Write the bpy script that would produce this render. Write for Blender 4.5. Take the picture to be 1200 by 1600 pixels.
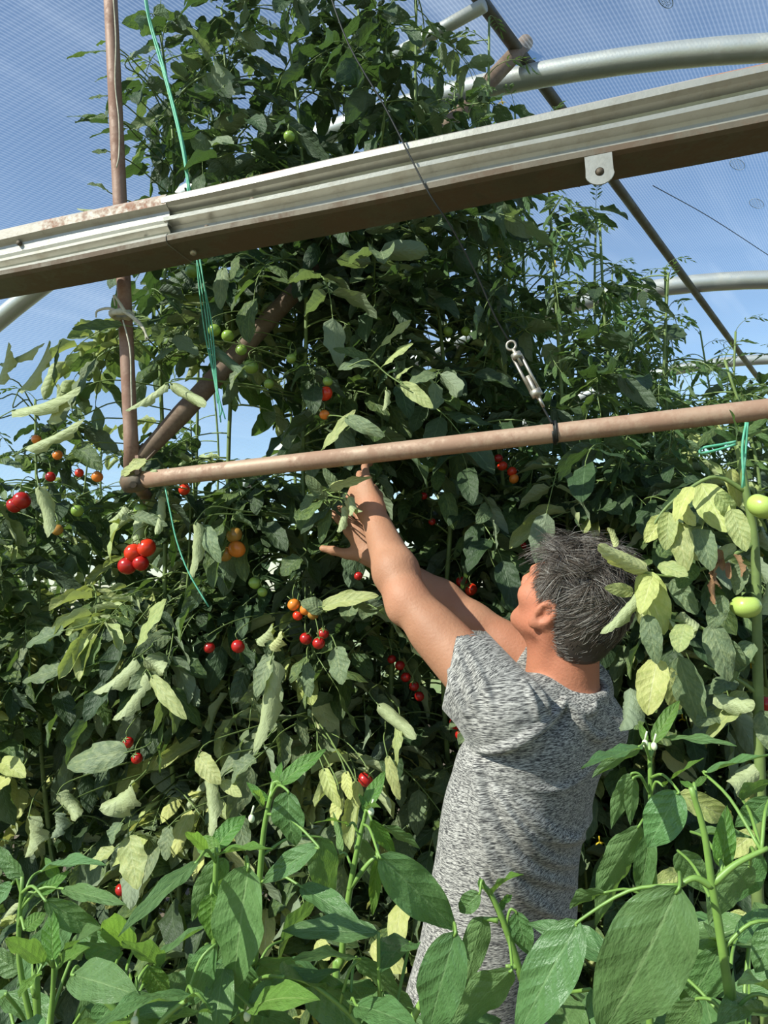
import bpy, bmesh, math, random
import numpy as np
from mathutils import Vector, Matrix

random.seed(7); rng = np.random.default_rng(7)
for o in list(bpy.data.objects): bpy.data.objects.remove(o)
SC = bpy.context.scene; COL = SC.collection

# ------------------------------------------------------------------ camera
FPX = 1155.0; ROLL = math.radians(4); PITCH = math.radians(4.26)
CAM = np.array([0, 0, 1.7])
FW = np.array([0, math.cos(PITCH), math.sin(PITCH)])
_R0 = np.array([1., 0, 0]); _U0 = np.array([0, -math.sin(PITCH), math.cos(PITCH)])
RT = math.cos(ROLL)*_R0 - math.sin(ROLL)*_U0
UP = math.sin(ROLL)*_R0 + math.cos(ROLL)*_U0
cd = bpy.data.cameras.new('camera'); cam = bpy.data.objects.new('camera', cd); COL.objects.link(cam)
cd.sensor_fit = 'VERTICAL'; cd.sensor_height = 36; cd.lens = FPX/1600*36; cd.clip_start = .05
cam.matrix_world = Matrix(((RT[0], UP[0], -FW[0], CAM[0]), (RT[1], UP[1], -FW[1], CAM[1]), (RT[2], UP[2], -FW[2], CAM[2]), (0, 0, 0, 1)))
SC.camera = cam

# ------------------------------------------------------------------ light
SUN = np.array([-.61, -.40, .69]); SUN /= np.linalg.norm(SUN)
w = bpy.data.worlds.new('world'); SC.world = w; w.use_nodes = True
nt = w.node_tree; bg = nt.nodes['Background']
sky = nt.nodes.new('ShaderNodeTexSky'); sky.sky_type = 'NISHITA'; sky.sun_disc = False
sky.sun_elevation = math.asin(SUN[2]); sky.sun_rotation = math.atan2(SUN[0], SUN[1]); sky.ozone_density = 1.6; sky.dust_density = .2; sky.air_density = 1.0
nt.links.new(sky.outputs[0], bg.inputs[0]); bg.inputs[1].default_value = .158
sl = bpy.data.lights.new('sun', 'SUN'); sl.energy = 9.2; sl.angle = math.radians(.6); sl.color = (1, .90, .74)
so = bpy.data.objects.new('sun', sl); COL.objects.link(so)
so.rotation_euler = Vector(SUN).to_track_quat('Z', 'Y').to_euler()
VS = SC.view_settings
VS.view_transform = 'Standard'; VS.look = 'None'; VS.gamma = 1; VS.use_curve_mapping = False; VS.exposure = 0.0

# ------------------------------------------------------------------ pixel helpers
def px(x, y, d): return CAM + d*(FW + (x-600)/FPX*RT - (y-800)/FPX*UP)
def proj(P):
    d = np.asarray(P)-CAM; z = d@FW; return 600+FPX*(d@RT)/z, 800-FPX*(d@UP)/z, z
TN = np.array([.254, .967, 0]); TN /= np.linalg.norm(TN)         # normal of the roof-truss plane
TD = np.array([TN[1], -TN[0], 0])                                 # along the truss, to the right
TP0 = px(600, 700, 1.55)
def onp(x, y, off=0.):
    r = px(x, y, 1)-CAM; return CAM+((TP0-CAM)@TN+off)/(r@TN)*r
def poff(P): return (np.asarray(P)-TP0)@TN
HA = math.radians(70); HAX = np.array([math.cos(HA), math.sin(HA), 0]); HD = np.array([math.sin(HA), -math.cos(HA), 0])
KH = 1.5; HQ = px(830, 112, 1.78*KH)
def onh(x, y):
    r = px(x, y, 1)-CAM; return CAM+((HQ-CAM)@HAX)/(r@HAX)*r
def nrm(v):
    v = np.asarray(v, float); return v/(np.linalg.norm(v)+1e-12)

# ------------------------------------------------------------------ mesh helpers
class MB:
    def __init__(s): s.v = []; s.f = []; s.uv = []; s.m = []; s.n = 0
    def add(s, V, F, UV=None, mi=0):
        V = np.asarray(V, float); s.v.append(V)
        for f in F: s.f.append(tuple(i+s.n for i in f)); s.m.append(mi)
        s.uv.append(np.asarray(UV, float) if UV is not None else np.zeros((len(V), 2)))
        s.n += len(V)
    def mesh(s, name, mats, smooth=True):
        me = bpy.data.meshes.new(name); V = np.concatenate(s.v); UV = np.concatenate(s.uv)
        me.from_pydata(V.tolist(), [], s.f)
        ul = me.uv_layers.new(name='UVMap'); li = np.empty(len(me.loops), np.int32); me.loops.foreach_get('vertex_index', li)
        ul.data.foreach_set('uv', UV[li].astype(np.float32).ravel())
        for m in mats: me.materials.append(m)
        me.polygons.foreach_set('material_index', np.array(s.m, np.int32))
        if smooth: me.polygons.foreach_set('use_smooth', np.ones(len(me.polygons), bool))
        me.update(); return me
def tube_geo(pts, rad, n=8, cap=True):
    P = np.asarray(pts, float); k = len(P)
    rad = np.full(k, rad) if np.isscalar(rad) else np.asarray(rad, float)
    T = np.gradient(P, axis=0); T /= np.linalg.norm(T, axis=1)[:, None]+1e-12
    a = np.array([0, 0, 1.]) if abs(T[0][2]) < .9 else np.array([1., 0, 0])
    V = []; UV = []; acc = 0; ang = np.arange(n)*2*math.pi/n
    u = nrm(np.cross(a, T[0]))
    for i in range(k):
        u = nrm(u-T[i]*(u@T[i])); w_ = np.cross(T[i], u)
        if i: acc += np.linalg.norm(P[i]-P[i-1])
        V.append(P[i]+rad[i]*(np.cos(ang)[:, None]*u+np.sin(ang)[:, None]*w_)); UV += [(acc, j/n) for j in range(n)]
    F = [(i*n+j, i*n+(j+1) % n, (i+1)*n+(j+1) % n, (i+1)*n+j) for i in range(k-1) for j in range(n)]
    if cap: F += [tuple(range(n))[::-1], tuple(range((k-1)*n, k*n))]
    return np.concatenate(V), F, np.array(UV)
def smooth_path(P, k=6):
    P = np.asarray(P, float); Q = np.vstack([2*P[0]-P[1], P, 2*P[-1]-P[-2]]); out = []
    for i in range(1, len(Q)-2):
        for t in np.linspace(0, 1, k, endpoint=False):
            a, b, c, d = Q[i-1], Q[i], Q[i+1], Q[i+2]
            out.append(.5*((2*b)+(-a+c)*t+(2*a-5*b+4*c-d)*t*t+(-a+3*b-3*c+d)*t**3))
    out.append(P[-1]); return np.array(out)
def sphere_geo(c, r, nu=14, nv=10, rz=None, lobes=0):
    V = []; UV = []; F = []
    for i in range(nv+1):
        th = math.pi*i/nv
        for j in range(nu):
            ph = 2*math.pi*j/nu
            rr = r*(1+lobes*math.cos(5*ph)*math.sin(th)**.5*(.6+.4*math.cos(th)))
            z = (rz or r)*math.cos(th)
            if lobes: z -= r*.22*math.exp(-(th/.45)**2)
            V.append((c[0]+rr*math.sin(th)*math.cos(ph), c[1]+rr*math.sin(th)*math.sin(ph), c[2]+z)); UV.append((j/nu, i/nv))
    for i in range(nv):
        for j in range(nu):
            F.append((i*nu+j, (i+1)*nu+j, (i+1)*nu+(j+1) % nu, i*nu+(j+1) % nu))
    return V, F, UV
def box_geo(c, sx, sy, sz, X=(1, 0, 0), Y=(0, 1, 0), Z=(0, 0, 1)):
    c = np.asarray(c); X, Y, Z = map(np.asarray, (X, Y, Z)); V = []
    for i in (-1, 1):
        for j in (-1, 1):
            for k in (-1, 1): V.append(c+X*sx/2*i+Y*sy/2*j+Z*sz/2*k)
    return V, [(0, 1, 3, 2), (4, 6, 7, 5), (0, 4, 5, 1), (2, 3, 7, 6), (0, 2, 6, 4), (1, 5, 7, 3)], None

ROOTW = {}
def obj(name, me, parent=None, M=None):
    o = bpy.data.objects.new(name, me); COL.objects.link(o)
    M = M if M is not None else Matrix.Identity(4)
    if parent is not None:
        o.parent = parent; M = ROOTW[parent].inverted() @ M
    o.matrix_basis = M
    ROOTW[o] = (ROOTW[parent] @ M) if parent is not None else M
    return o
def tag(o, label, cat, group=None):
    o['label'] = label; o['category'] = cat
    if group: o['group'] = group
    return o
def root(name, loc, label, cat, group=None):
    o = bpy.data.objects.new(name, None); COL.objects.link(o); o.empty_display_size = .1
    M = Matrix.Translation(Vector([float(a) for a in loc])); o.matrix_basis = M; ROOTW[o] = M
    return tag(o, label, cat, group)
def one(name, geos, mat, parent=None, smooth=True):
    mb = MB()
    for g in geos: mb.add(*g)
    return obj(name, mb.mesh(name, [mat] if not isinstance(mat, list) else mat, smooth), parent)

# ------------------------------------------------------------------ materials
def newmat(name):
    m = bpy.data.materials.new(name); m.use_nodes = True; t = m.node_tree; t.nodes.clear()
    out = t.nodes.new('ShaderNodeOutputMaterial')
    return m, t, out
class NT:
    def __init__(s, t): s.t = t
    def n(s, typ, **kw):
        nd = s.t.nodes.new(typ)
        for k, v in kw.items(): setattr(nd, k, v)
        return nd
    def l(s, a, b): s.t.links.new(a, b)
    def math(s, op, a, b=None, c=None, clamp=False):
        nd = s.n('ShaderNodeMath', operation=op, use_clamp=clamp)
        for i, x in enumerate((a, b, c)):
            if x is None: continue
            if isinstance(x, (int, float)): nd.inputs[i].default_value = x
            else: s.l(x, nd.inputs[i])
        return nd.outputs[0]
    def mix(s, f, a, b):
        nd = s.n('ShaderNodeMix', data_type='RGBA')
        for i, x in ((0, f), (6, a), (7, b)):
            if isinstance(x, (int, float)): nd.inputs[i].default_value = x
            elif isinstance(x, tuple): nd.inputs[i].default_value = (*x, 1)
            else: s.l(x, nd.inputs[i])
        return nd.outputs[2]
    def noise(s, vec, scale, detail=2, rough=.5):
        nd = s.n('ShaderNodeTexNoise'); nd.inputs['Scale'].default_value = scale; nd.inputs['Detail'].default_value = detail; nd.inputs['Roughness'].default_value = rough
        if vec is not None: s.l(vec, nd.inputs['Vector'])
        return nd.outputs['Fac']
    def ramp(s, f, lo, hi):
        nd = s.n('ShaderNodeMapRange', interpolation_type='SMOOTHSTEP'); nd.inputs[1].default_value = lo; nd.inputs[2].default_value = hi
        s.l(f, nd.inputs[0]); return nd.outputs[0]
    def bump(s, h, strength, dist=.01):
        nd = s.n('ShaderNodeBump'); nd.inputs['Strength'].default_value = strength; nd.inputs['Distance'].default_value = dist
        s.l(h, nd.inputs['Height']); return nd.outputs[0]
    def obj(s): return s.n('ShaderNodeTexCoord').outputs['Object']
    def prin(s, col, rough=.5, metal=0, normal=None, spec=None):
        p = s.n('ShaderNodeBsdfPrincipled')
        if isinstance(col, tuple): p.inputs['Base Color'].default_value = (*col, 1)
        else: s.l(col, p.inputs['Base Color'])
        if isinstance(rough, (int, float)): p.inputs['Roughness'].default_value = rough
        else: s.l(rough, p.inputs['Roughness'])
        if isinstance(metal, (int, float)): p.inputs['Metallic'].default_value = metal
        else: s.l(metal, p.inputs['Metallic'])
        if spec is not None: p.inputs['Specular IOR Level'].default_value = spec
        if normal is not None: s.l(normal, p.inputs['Normal'])
        return p
def leaf_mat(name, top, back, vein, trans, rough=.5, nveins=7, mott=None, mottamt=0., tr=.35, bumps=.9, var=.45, spec=.4):
    m, t, out = newmat(name); N = NT(t)
    uv = N.n('ShaderNodeTexCoord').outputs['UV']; sp = N.n('ShaderNodeSeparateXYZ'); N.l(uv, sp.inputs[0])
    u = sp.outputs[0]; a = N.math('MULTIPLY', N.math('ABSOLUTE', N.math('SUBTRACT', sp.outputs[1], .5)), 2)
    mid = N.math('SUBTRACT', 1, N.ramp(a, .015, .07))
    ph = N.math('FRACT', N.math('MULTIPLY', N.math('SUBTRACT', u, N.math('MULTIPLY', N.math('POWER', a, .8), .22)), nveins))
    lat = N.math('SUBTRACT', 1, N.ramp(N.math('ABSOLUTE', N.math('SUBTRACT', ph, .5)), .0, .10))
    v = N.math('MAXIMUM', mid, N.math('MULTIPLY', lat, .30))
    rnd = N.n('ShaderNodeObjectInfo').outputs['Random']
    va = N.n('ShaderNodeVectorMath', operation='ADD'); N.l(uv, va.inputs[0]); cx_ = N.n('ShaderNodeCombineXYZ'); N.l(N.math('MULTIPLY', rnd, 40), cx_.inputs[0]); N.l(N.math('MULTIPLY', rnd, 17), cx_.inputs[2]); N.l(cx_.outputs[0], va.inputs[1]); oc = va.outputs[0]
    nz = N.noise(oc, 5, 3)
    fine = N.noise(oc, 24, 3)
    hsv = N.n('ShaderNodeHueSaturation')
    N.l(N.math('ADD', .485, N.math('MULTIPLY', rnd, .03)), hsv.inputs['Hue'])
    N.l(N.math('ADD', 1-var/2, N.math('MULTIPLY', N.math('FRACT', N.math('MULTIPLY', rnd, 17.3)), var)), hsv.inputs['Value'])
    c = N.mix(N.math('MULTIPLY', v, .75), top, vein)
    c = N.mix(N.math('MULTIPLY', N.ramp(nz, .35, .75), .35), c, tuple(x*.6 for x in top))
    if mott: c = N.mix(N.math('MULTIPLY', N.ramp(N.noise(oc, 9, 4, .7), .46, .62), mottamt), c, mott)
    N.l(c, hsv.inputs['Color'])
    bf = N.n('ShaderNodeNewGeometry').outputs['Backfacing']
    col = N.mix(bf, hsv.outputs[0], N.mix(N.math('MULTIPLY', v, .4), back, vein))
    quilt = N.math('ADD', N.math('MULTIPLY', N.math('ABSOLUTE', N.math('SUBTRACT', ph, .5)), -.0),
                   N.math('ADD', N.math('MULTIPLY', N.math('SINE', N.math('MULTIPLY', ph, math.pi)), -.28), N.math('MULTIPLY', N.math('ADD', nz, N.math('MULTIPLY', fine, .55)), .9)))
    h = N.math('SUBTRACT', quilt, N.math('MULTIPLY', mid, .12))
    bmp = N.bump(h, bumps, .004)
    p = N.prin(col, rough, 0, bmp, spec)
    tl = N.n('ShaderNodeBsdfTranslucent'); N.l(N.mix(.75, col, trans), tl.inputs[0]); N.l(bmp, tl.inputs['Normal'])
    mx = N.n('ShaderNodeMixShader'); mx.inputs[0].default_value = tr; N.l(p.outputs[0], mx.inputs[1]); N.l(tl.outputs[0], mx.inputs[2])
    N.l(mx.outputs[0], out.inputs[0]); return m
def simple(name, col, rough=.5, metal=0, var=0., vcol=None, vscale=30, bumps=0., tr=0.):
    m, t, out = newmat(name); N = NT(t); oc = N.obj(); nz = N.noise(oc, vscale, 4, .6); c = col
    if vcol: c = N.mix(N.math('MULTIPLY', N.ramp(nz, .4, .65), var), col, vcol)
    p = N.prin(c, rough, metal, N.bump(nz, bumps, .005) if bumps else None)
    if tr:
        tl = N.n('ShaderNodeBsdfTranslucent'); tl.inputs[0].default_value = (*col, 1)
        mx = N.n('ShaderNodeMixShader'); mx.inputs[0].default_value = tr; N.l(p.outputs[0], mx.inputs[1]); N.l(tl.outputs[0], mx.inputs[2]); N.l(mx.outputs[0], out.inputs[0])
    else: N.l(p.outputs[0], out.inputs[0])
    return m
M = {}
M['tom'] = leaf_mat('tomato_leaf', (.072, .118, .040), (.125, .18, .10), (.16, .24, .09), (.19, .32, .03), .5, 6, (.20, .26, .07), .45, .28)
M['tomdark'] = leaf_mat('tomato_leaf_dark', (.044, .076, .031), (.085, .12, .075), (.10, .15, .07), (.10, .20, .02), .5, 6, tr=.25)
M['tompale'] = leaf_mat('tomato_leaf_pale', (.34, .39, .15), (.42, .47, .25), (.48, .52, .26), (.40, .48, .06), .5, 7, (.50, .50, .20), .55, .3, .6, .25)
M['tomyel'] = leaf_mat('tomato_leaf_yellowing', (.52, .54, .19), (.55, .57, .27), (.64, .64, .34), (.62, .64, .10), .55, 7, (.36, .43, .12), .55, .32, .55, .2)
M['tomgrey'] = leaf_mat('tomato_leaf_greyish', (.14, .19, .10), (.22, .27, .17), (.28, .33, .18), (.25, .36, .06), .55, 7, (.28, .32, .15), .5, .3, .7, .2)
M['wisp'] = leaf_mat('tomato_leaf_young', (.09, .17, .055), (.16, .23, .12), (.2, .3, .1), (.26, .42, .05), .5, 5)
M['pep'] = leaf_mat('pepper_leaf', (.125, .235, .085), (.17, .28, .11), (.24, .37, .16), (.24, .43, .03), .33, 6, None, 0, .33, .8, .3, .5)
M['pepnew'] = leaf_mat('pepper_leaf_young', (.13, .27, .055), (.18, .30, .10), (.30, .44, .14), (.32, .55, .04), .36, 7, None, 0, .38, .8, .2, .5)
M['stem'] = simple('tomato_stem', (.15, .21, .06), .6, 0, .6, (.09, .13, .04), 25)
M['pstem'] = simple('pepper_stem', (.17, .29, .06), .45, 0, .5, (.10, .19, .04), 25)
M['dead'] = simple('withered_leaf', (.26, .13, .06), .8, 0, .7, (.42, .28, .16), 40, .4, .2)
M['red'] = simple('ripe_tomato', (.60, .028, .012), .22, 0, .3, (.66, .10, .015), 30)
M['dred'] = simple('deep_red_tomato', (.36, .010, .010), .25, 0, .3, (.46, .03, .01), 30)
M['orange'] = simple('orange_tomato', (.72, .22, .03), .25, 0, .5, (.66, .12, .02), 30)
M['brown'] = simple('turning_tomato', (.34, .20, .04), .28, 0, .6, (.45, .14, .03), 30)
M['green'] = simple('unripe_tomato', (.20, .31, .05), .25, 0, .5, (.30, .40, .10), 30)
M['green2'] = simple('large_unripe_tomato', (.36, .47, .10), .25, 0, .4, (.46, .54, .17), 20)
M['flower'] = simple('flower_petal', (.75, .55, .03), .6, tr=.4)
M['bud'] = simple('flower_bud', (.7, .75, .5), .5)
M['twine'] = simple('green_twine', (.13, .50, .33), .5, 0, .5, (.30, .68, .50), 80, 0, .3)
M['string'] = simple('pale_string', (.50, .47, .38), .8, 0, .6, (.30, .27, .2), 60, .3)
M['wire'] = simple('dark_wire', (.03, .03, .028), .5, .6)
M['galv'] = simple('turnbuckle_metal', (.42, .39, .34), .42, .75, .5, (.22, .17, .13), 60)
M['clamp'] = simple('dirty_clamp', (.09, .07, .05), .7, .3, .6, (.16, .09, .05), 40, .3)

def metal_mat(name, base, rust, amt, rough, metal, lo=.52, scale=4, streak=14, dirt=(.2, .17, .13)):
    m, t, out = newmat(name); N = NT(t); oc = N.obj()
    uv = N.n('ShaderNodeTexCoord').outputs['UV']
    a = N.noise(oc, scale, 5, .65); b = N.noise(oc, 90, 4, .7); c = N.noise(oc, streak, 4, .7)
    r = N.math('MULTIPLY', N.ramp(N.math('ADD', N.math('MULTIPLY', a, .75), N.math('MULTIPLY', b, .25)), lo, lo+.12), amt)
    col = N.mix(N.math('MULTIPLY', N.ramp(c, .45, .75), .55), base, dirt)
    col = N.mix(N.math('MULTIPLY', N.ramp(b, .55, .75), .35), col, tuple(x*.55 for x in base))
    col = N.mix(r, col, rust)
    rg = N.math('ADD', rough, N.math('MULTIPLY', r, .35), clamp=True)
    mt = N.math('MULTIPLY', N.math('SUBTRACT', 1, r), metal)
    p = N.prin(col, rg, mt, N.bump(b, .25, .002)); N.l(p.outputs[0], out.inputs[0]); return m
M['rail'] = metal_mat('galvanised_rail', (.37, .355, .315), (.30, .17, .10), .3, .42, .5, .58, 6, 20, (.26, .23, .18))
M['under'] = metal_mat('shaded_rail_underside', (.13, .105, .075), (.12, .07, .045), .6, .6, .25, .45, 8, 25, (.09, .075, .055))  # brown steel colour darkened to carry the shade beneath the rail
M['lip'] = metal_mat('rusty_rail_lip', (.36, .32, .28), (.27, .115, .065), .95, .5, .3, .46, 3.2, 25)
M['pipe'] = metal_mat('rust_primed_pipe', (.36, .235, .165), (.25, .13, .085), .6, .55, .15, .45, 9, 30, (.40, .30, .22))
M['post'] = metal_mat('rusty_brown_post', (.25, .145, .105), (.18, .085, .06), .6, .6, .1, .45, 9, 30, (.33, .22, .17))
M['brace'] = metal_mat('weathered_brace', (.17, .115, .08), (.11, .065, .045), .6, .65, .1, .45, 9, 30, (.25, .18, .13))
M['hoop'] = metal_mat('galvanised_hoop', (.40, .41, .40), (.35, .33, .30), .4, .42, .55, .50, 7, 30, (.38, .37, .34))
M['purlin'] = metal_mat('dark_purlin', (.075, .07, .06), (.08, .055, .04), .5, .6, .3, .45, 9, 30, (.10, .09, .075))

def film_mat():
    m, t, out = newmat('greenhouse_film'); N = NT(t)
    uv = N.n('ShaderNodeTexCoord').outputs['UV']; sp = N.n('ShaderNodeSeparateXYZ'); N.l(uv, sp.inputs[0])
    s, tt = sp.outputs[0], sp.outputs[1]
    ln = N.math('ADD', .5, N.math('MULTIPLY', N.math('SINE', N.math('MULTIPLY', s, 2*math.pi/.0130)), .5))
    ln2 = N.math('ADD', .5, N.math('MULTIPLY', N.math('SINE', N.math('MULTIPLY', tt, 2*math.pi/.030)), .5))
    cmb = N.n('ShaderNodeCombineXYZ'); N.l(N.math('MULTIPLY', s, 1.3), cmb.inputs[0]); N.l(N.math('MULTIPLY', tt, .16), cmb.inputs[1])
    st = N.ramp(N.noise(cmb.outputs[0], 3.0, 3, .5), .50, .78)
    cm2 = N.n('ShaderNodeCombineXYZ'); N.l(s, cm2.inputs[0]); N.l(tt, cm2.inputs[1])
    cl = N.noise(cm2.outputs[0], 1.1, 3, .5)
    f = N.math('ADD', .02, N.math('MULTIPLY', N.ramp(ln, .40, .95), .085))
    f = N.math('ADD', f, N.math('MULTIPLY', ln2, .02))
    f = N.math('ADD', f, N.math('MULTIPLY', st, .10))
    f = N.math('ADD', f, N.math('MULTIPLY', N.ramp(cl, .35, .7), .05), clamp=True)
    tp = N.n('ShaderNodeBsdfTransparent'); tp.inputs[0].default_value = (.82, .94, 1, 1)
    tl = N.n('ShaderNodeBsdfTranslucent'); tl.inputs[0].default_value = (.74, .87, 1, 1)
    df = N.n('ShaderNodeBsdfDiffuse'); df.inputs[0].default_value = (.8, .82, .85, 1)
    a = N.n('ShaderNodeMixShader'); a.inputs[0].default_value = .2; N.l(tl.outputs[0], a.inputs[1]); N.l(df.outputs[0], a.inputs[2])
    mx = N.n('ShaderNodeMixShader'); N.l(f, mx.inputs[0]); N.l(tp.outputs[0], mx.inputs[1]); N.l(a.outputs[0], mx.inputs[2])
    N.l(mx.outputs[0], out.inputs[0]); return m
M['film'] = film_mat()
M['print'] = simple('faded_grey_print', (.16, .22, .30), .7)
M['soil'] = simple('soil', (.10, .070, .045), .95, 0, .8, (.16, .12, .08), 8, .6)
M['grass'] = simple('outside_meadow', (.16, .22, .07), .95, 0, .8, (.24, .26, .11), 3, .6)

def struct(o): o['kind'] = 'structure'; return o
# ------------------------------------------------------------------ ground and film roof
def plane(name, x0, x1, y0, y1, z, mat, nx=1):
    V = []; F = []
    for i in range(nx+1):
        for j in range(nx+1): V.append((x0+(x1-x0)*i/nx, y0+(y1-y0)*j/nx, z))
    for i in range(nx):
        for j in range(nx): F.append((i*(nx+1)+j, (i+1)*(nx+1)+j, (i+1)*(nx+1)+j+1, i*(nx+1)+j+1))
    return struct(one(name, [(V, F, None)], mat))
V = []; F = []; n_ = 60
for i in range(n_+1):
    for j in range(n_+1):
        x = -5+12*i/n_; y = -3+12*j/n_
        V.append((x, y, .025*math.sin(3.1*x+y*2.2)*math.sin(2.3*y-x)+random.uniform(-.008, .008)-.012))
for i in range(n_):
    for j in range(n_): F.append((i*(n_+1)+j, (i+1)*(n_+1)+j, (i+1)*(n_+1)+j+1, i*(n_+1)+j+1))
fl = struct(one('floor', [(V, F, None)], M['soil']))
plane('floor_meadow', -40, 40, -40, 40, -.06, M['grass'])

P1 = px(830, 108, 1.80*KH); P2 = px(1090, 462, 3.25*KH)
VD = P2-P1; VD[2] = 0; VL = np.linalg.norm(VD); VD /= VL
HC = np.array([-.50*KH, 1.7-2.135*KH]); HR = 3.316*KH
hs0 = HQ@HAX
def hoop_pt(ang, R=HR, t=0.):
    s = HC[0]+R*math.sin(ang); z = HC[1]+R*math.cos(ang)
    return HD*s+HAX*hs0+np.array([0, 0, z])+VD*t
AG = math.acos(-HC[1]/HR)   # angle where the hoop meets the ground
V = []; UV = []; F = []; na, ntt = 90, 40
for i in range(na+1):
    a = -AG+2*AG*i/na
    for j in range(ntt+1):
        t = -6+17.*j/ntt
        sag = .012*math.sin(math.pi*((t/VL) % 1.0))
        V.append(hoop_pt(a, HR+.036-sag, t)); UV.append((HR*a, t))
for i in range(na):
    for j in range(ntt): F.append((i*(ntt+1)+j, i*(ntt+1)+j+1, (i+1)*(ntt+1)+j+1, (i+1)*(ntt+1)+j))
film = struct(one('ceiling', [(V, F, UV)], M['film']))
film['label'] = 'translucent woven film roof of the greenhouse with blue sky beyond'
# faded oval prints on the film
def film_point(x, y):
    r = nrm(px(x, y, 1)-CAM); lo = .5
    for k in range(4000):
        Pp = CAM+r*lo; q = Pp-HAX*hs0
        A = np.array([[HAX@HAX, VD@HAX], [HAX@HD, VD@HD]])
        t = (q@HAX)/(VD@HAX); s = (q-VD*t)@HD
        if math.hypot(s-HC[0], Pp[2]-HC[1]) > HR+.030: return Pp, t, math.atan2(s-HC[0], Pp[2]-HC[1])
        lo += .004
    return None
for (x, y, ww) in [(1082, 79, .088), (1152, 257, .12), (1182, 318, .13), (1040, 1, .08)]:
    q = film_point(x, y)
    if not q: continue
    Pp, t, a = q; X = VD; Y = nrm(hoop_pt(a+.01)-hoop_pt(a)); mb = MB()
    def em(u, v): return Pp+X*u+Y*v
    ring = [em(ww*.5*math.cos(k*math.pi/16), ww*.24*math.sin(k*math.pi/16)) for k in range(33)]
    mb.add(*tube_geo(ring, .0016, 4, False))
    for yy, w0 in ((.12, .30), (.03, .40), (-.06, .40), (-.14, .30)):
        for c in range(int(w0*34)):
            u0 = -w0*ww+2*w0*ww*c/int(w0*34)
            mb.add(*tube_geo([em(u0, yy*ww), em(u0+.0034, yy*ww+.0028*((c*7) % 3-1))], .0011, 4))
    obj('print_mark', mb.mesh('print_mark', [M['print']]), film)

# hoops
def hoop(t, r, label):
    pts = [hoop_pt(-AG+2*AG*i/80, HR-r+.020, t) for i in range(81)]
    return tag(one('greenhouse_hoop', [tube_geo(pts, r, 20)], M['hoop']), label, 'hoop', 'arched hoops of the greenhouse')
hoop(0, .043, 'thick galvanised hoop crossing the top right corner and arching down behind the steel rail')
hoop(VL, .058, 'distant galvanised hoop at the right edge crossed by the slanting dark purlin')
hoop(2*VL, .05, 'farthest galvanised hoop, hidden low behind the foliage at the right')

# ------------------------------------------------------------------ truss: tie pipe, post, brace, rails
pl_a, pl_b = onp(226, 749.5), onp(1330, 625)
pl_b = onp(1200, 639)+(onp(1200, 639)-onp(230, 749))*.25
tp = root('tie_pipe', (0, 0, 0), 'long rust-brown horizontal pipe running above the man', 'pipe')
PR = .0195
one('pipe', [tube_geo(np.linspace(pl_a, pl_b, 24), PR, 20)], M['pipe'], tp)
# lower end runs on behind the post to the left
q0 = onp(212, 752, .015); q1 = onp(-200, 800, .30)
q1 = q0-TD*.30+TN*.55
lp = tag(one('side_pipe', [tube_geo(np.linspace(q0+nrm(q1-q0)*.03, q1, 10), .017, 16)], M['post']), 'brown pipe running back into the leaves from the foot of the post', 'pipe')
jt = root('pipe_clamp', onp(215, 752), 'dark rusty clamp joining the post, brace and horizontal pipe', 'clamp')
one('sleeve', [tube_geo(np.linspace(onp(196, 756), onp(226, 750), 6), [.0215, .024, .024, .024, .024, .0215], 18)], M['clamp'], jt)
one('bolt', [tube_geo([onp(208, 757, -.02), onp(208, 757, -.034)], .008, 6)], M['clamp'], jt, False)
one('bolt', [tube_geo([onp(214, 738, -.018), onp(214, 738, -.030)], .006, 6)], M['clamp'], jt, False)
pt0, pt1 = onp(207, 738, .024), onp(171.5, -30, .024)
post = root('post', pt0, 'thin rusty brown vertical post rising from the clamp past the rail', 'post')
zz = np.linspace(0, 1, 14)
one('tube', [tube_geo([pt0+(pt1-pt0)*k for k in zz], [.019]+[.0165]*13, 16)], M['post'], post)
one('flattened_foot', [box_geo(onp(207, 728, .020), .040, .012, .045, TD, TN, (0, 0, 1))], M['post'], post, False)
# the string tied along the post
ss = smooth_path([onp(176, -20, .004), onp(181, 60, .002), onp(180, 130, .003), onp(186, 190, .003), onp(186, 240, .002), onp(182, 262, .004)])
tag(one('string', [tube_geo(ss, .0016, 6)], M['string']), 'pale string hanging down the upper post above the rail', 'string')
ss = smooth_path([onp(192, 500, -.020), onp(203, 545, -.021), onp(205, 600, -.020), onp(206, 640, -.018)])
tag(one('string', [tube_geo(ss, .0018, 6)], M['string']), 'pale string hanging below the knotted rag on the post', 'string')
b0, b1 = onp(214, 722, .030), px(822, 66, 1.80*KH-.06)
br = root('brace_pipe', b0, 'weathered brown diagonal brace pipe half hidden in tomato leaves', 'pipe')
one('tube', [tube_geo([b0+(b1-b0)*k for k in zz], [.016]+[.024]*6+[.027]*7, 16)], M['brace'], br)
one('flattened_end', [box_geo(b0+(b1-b0)*.012+TN*-.004, .040, .010, .05, nrm(np.cross(TN, b1-b0)), TN, nrm(b1-b0))], M['brace'], br, False)
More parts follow.
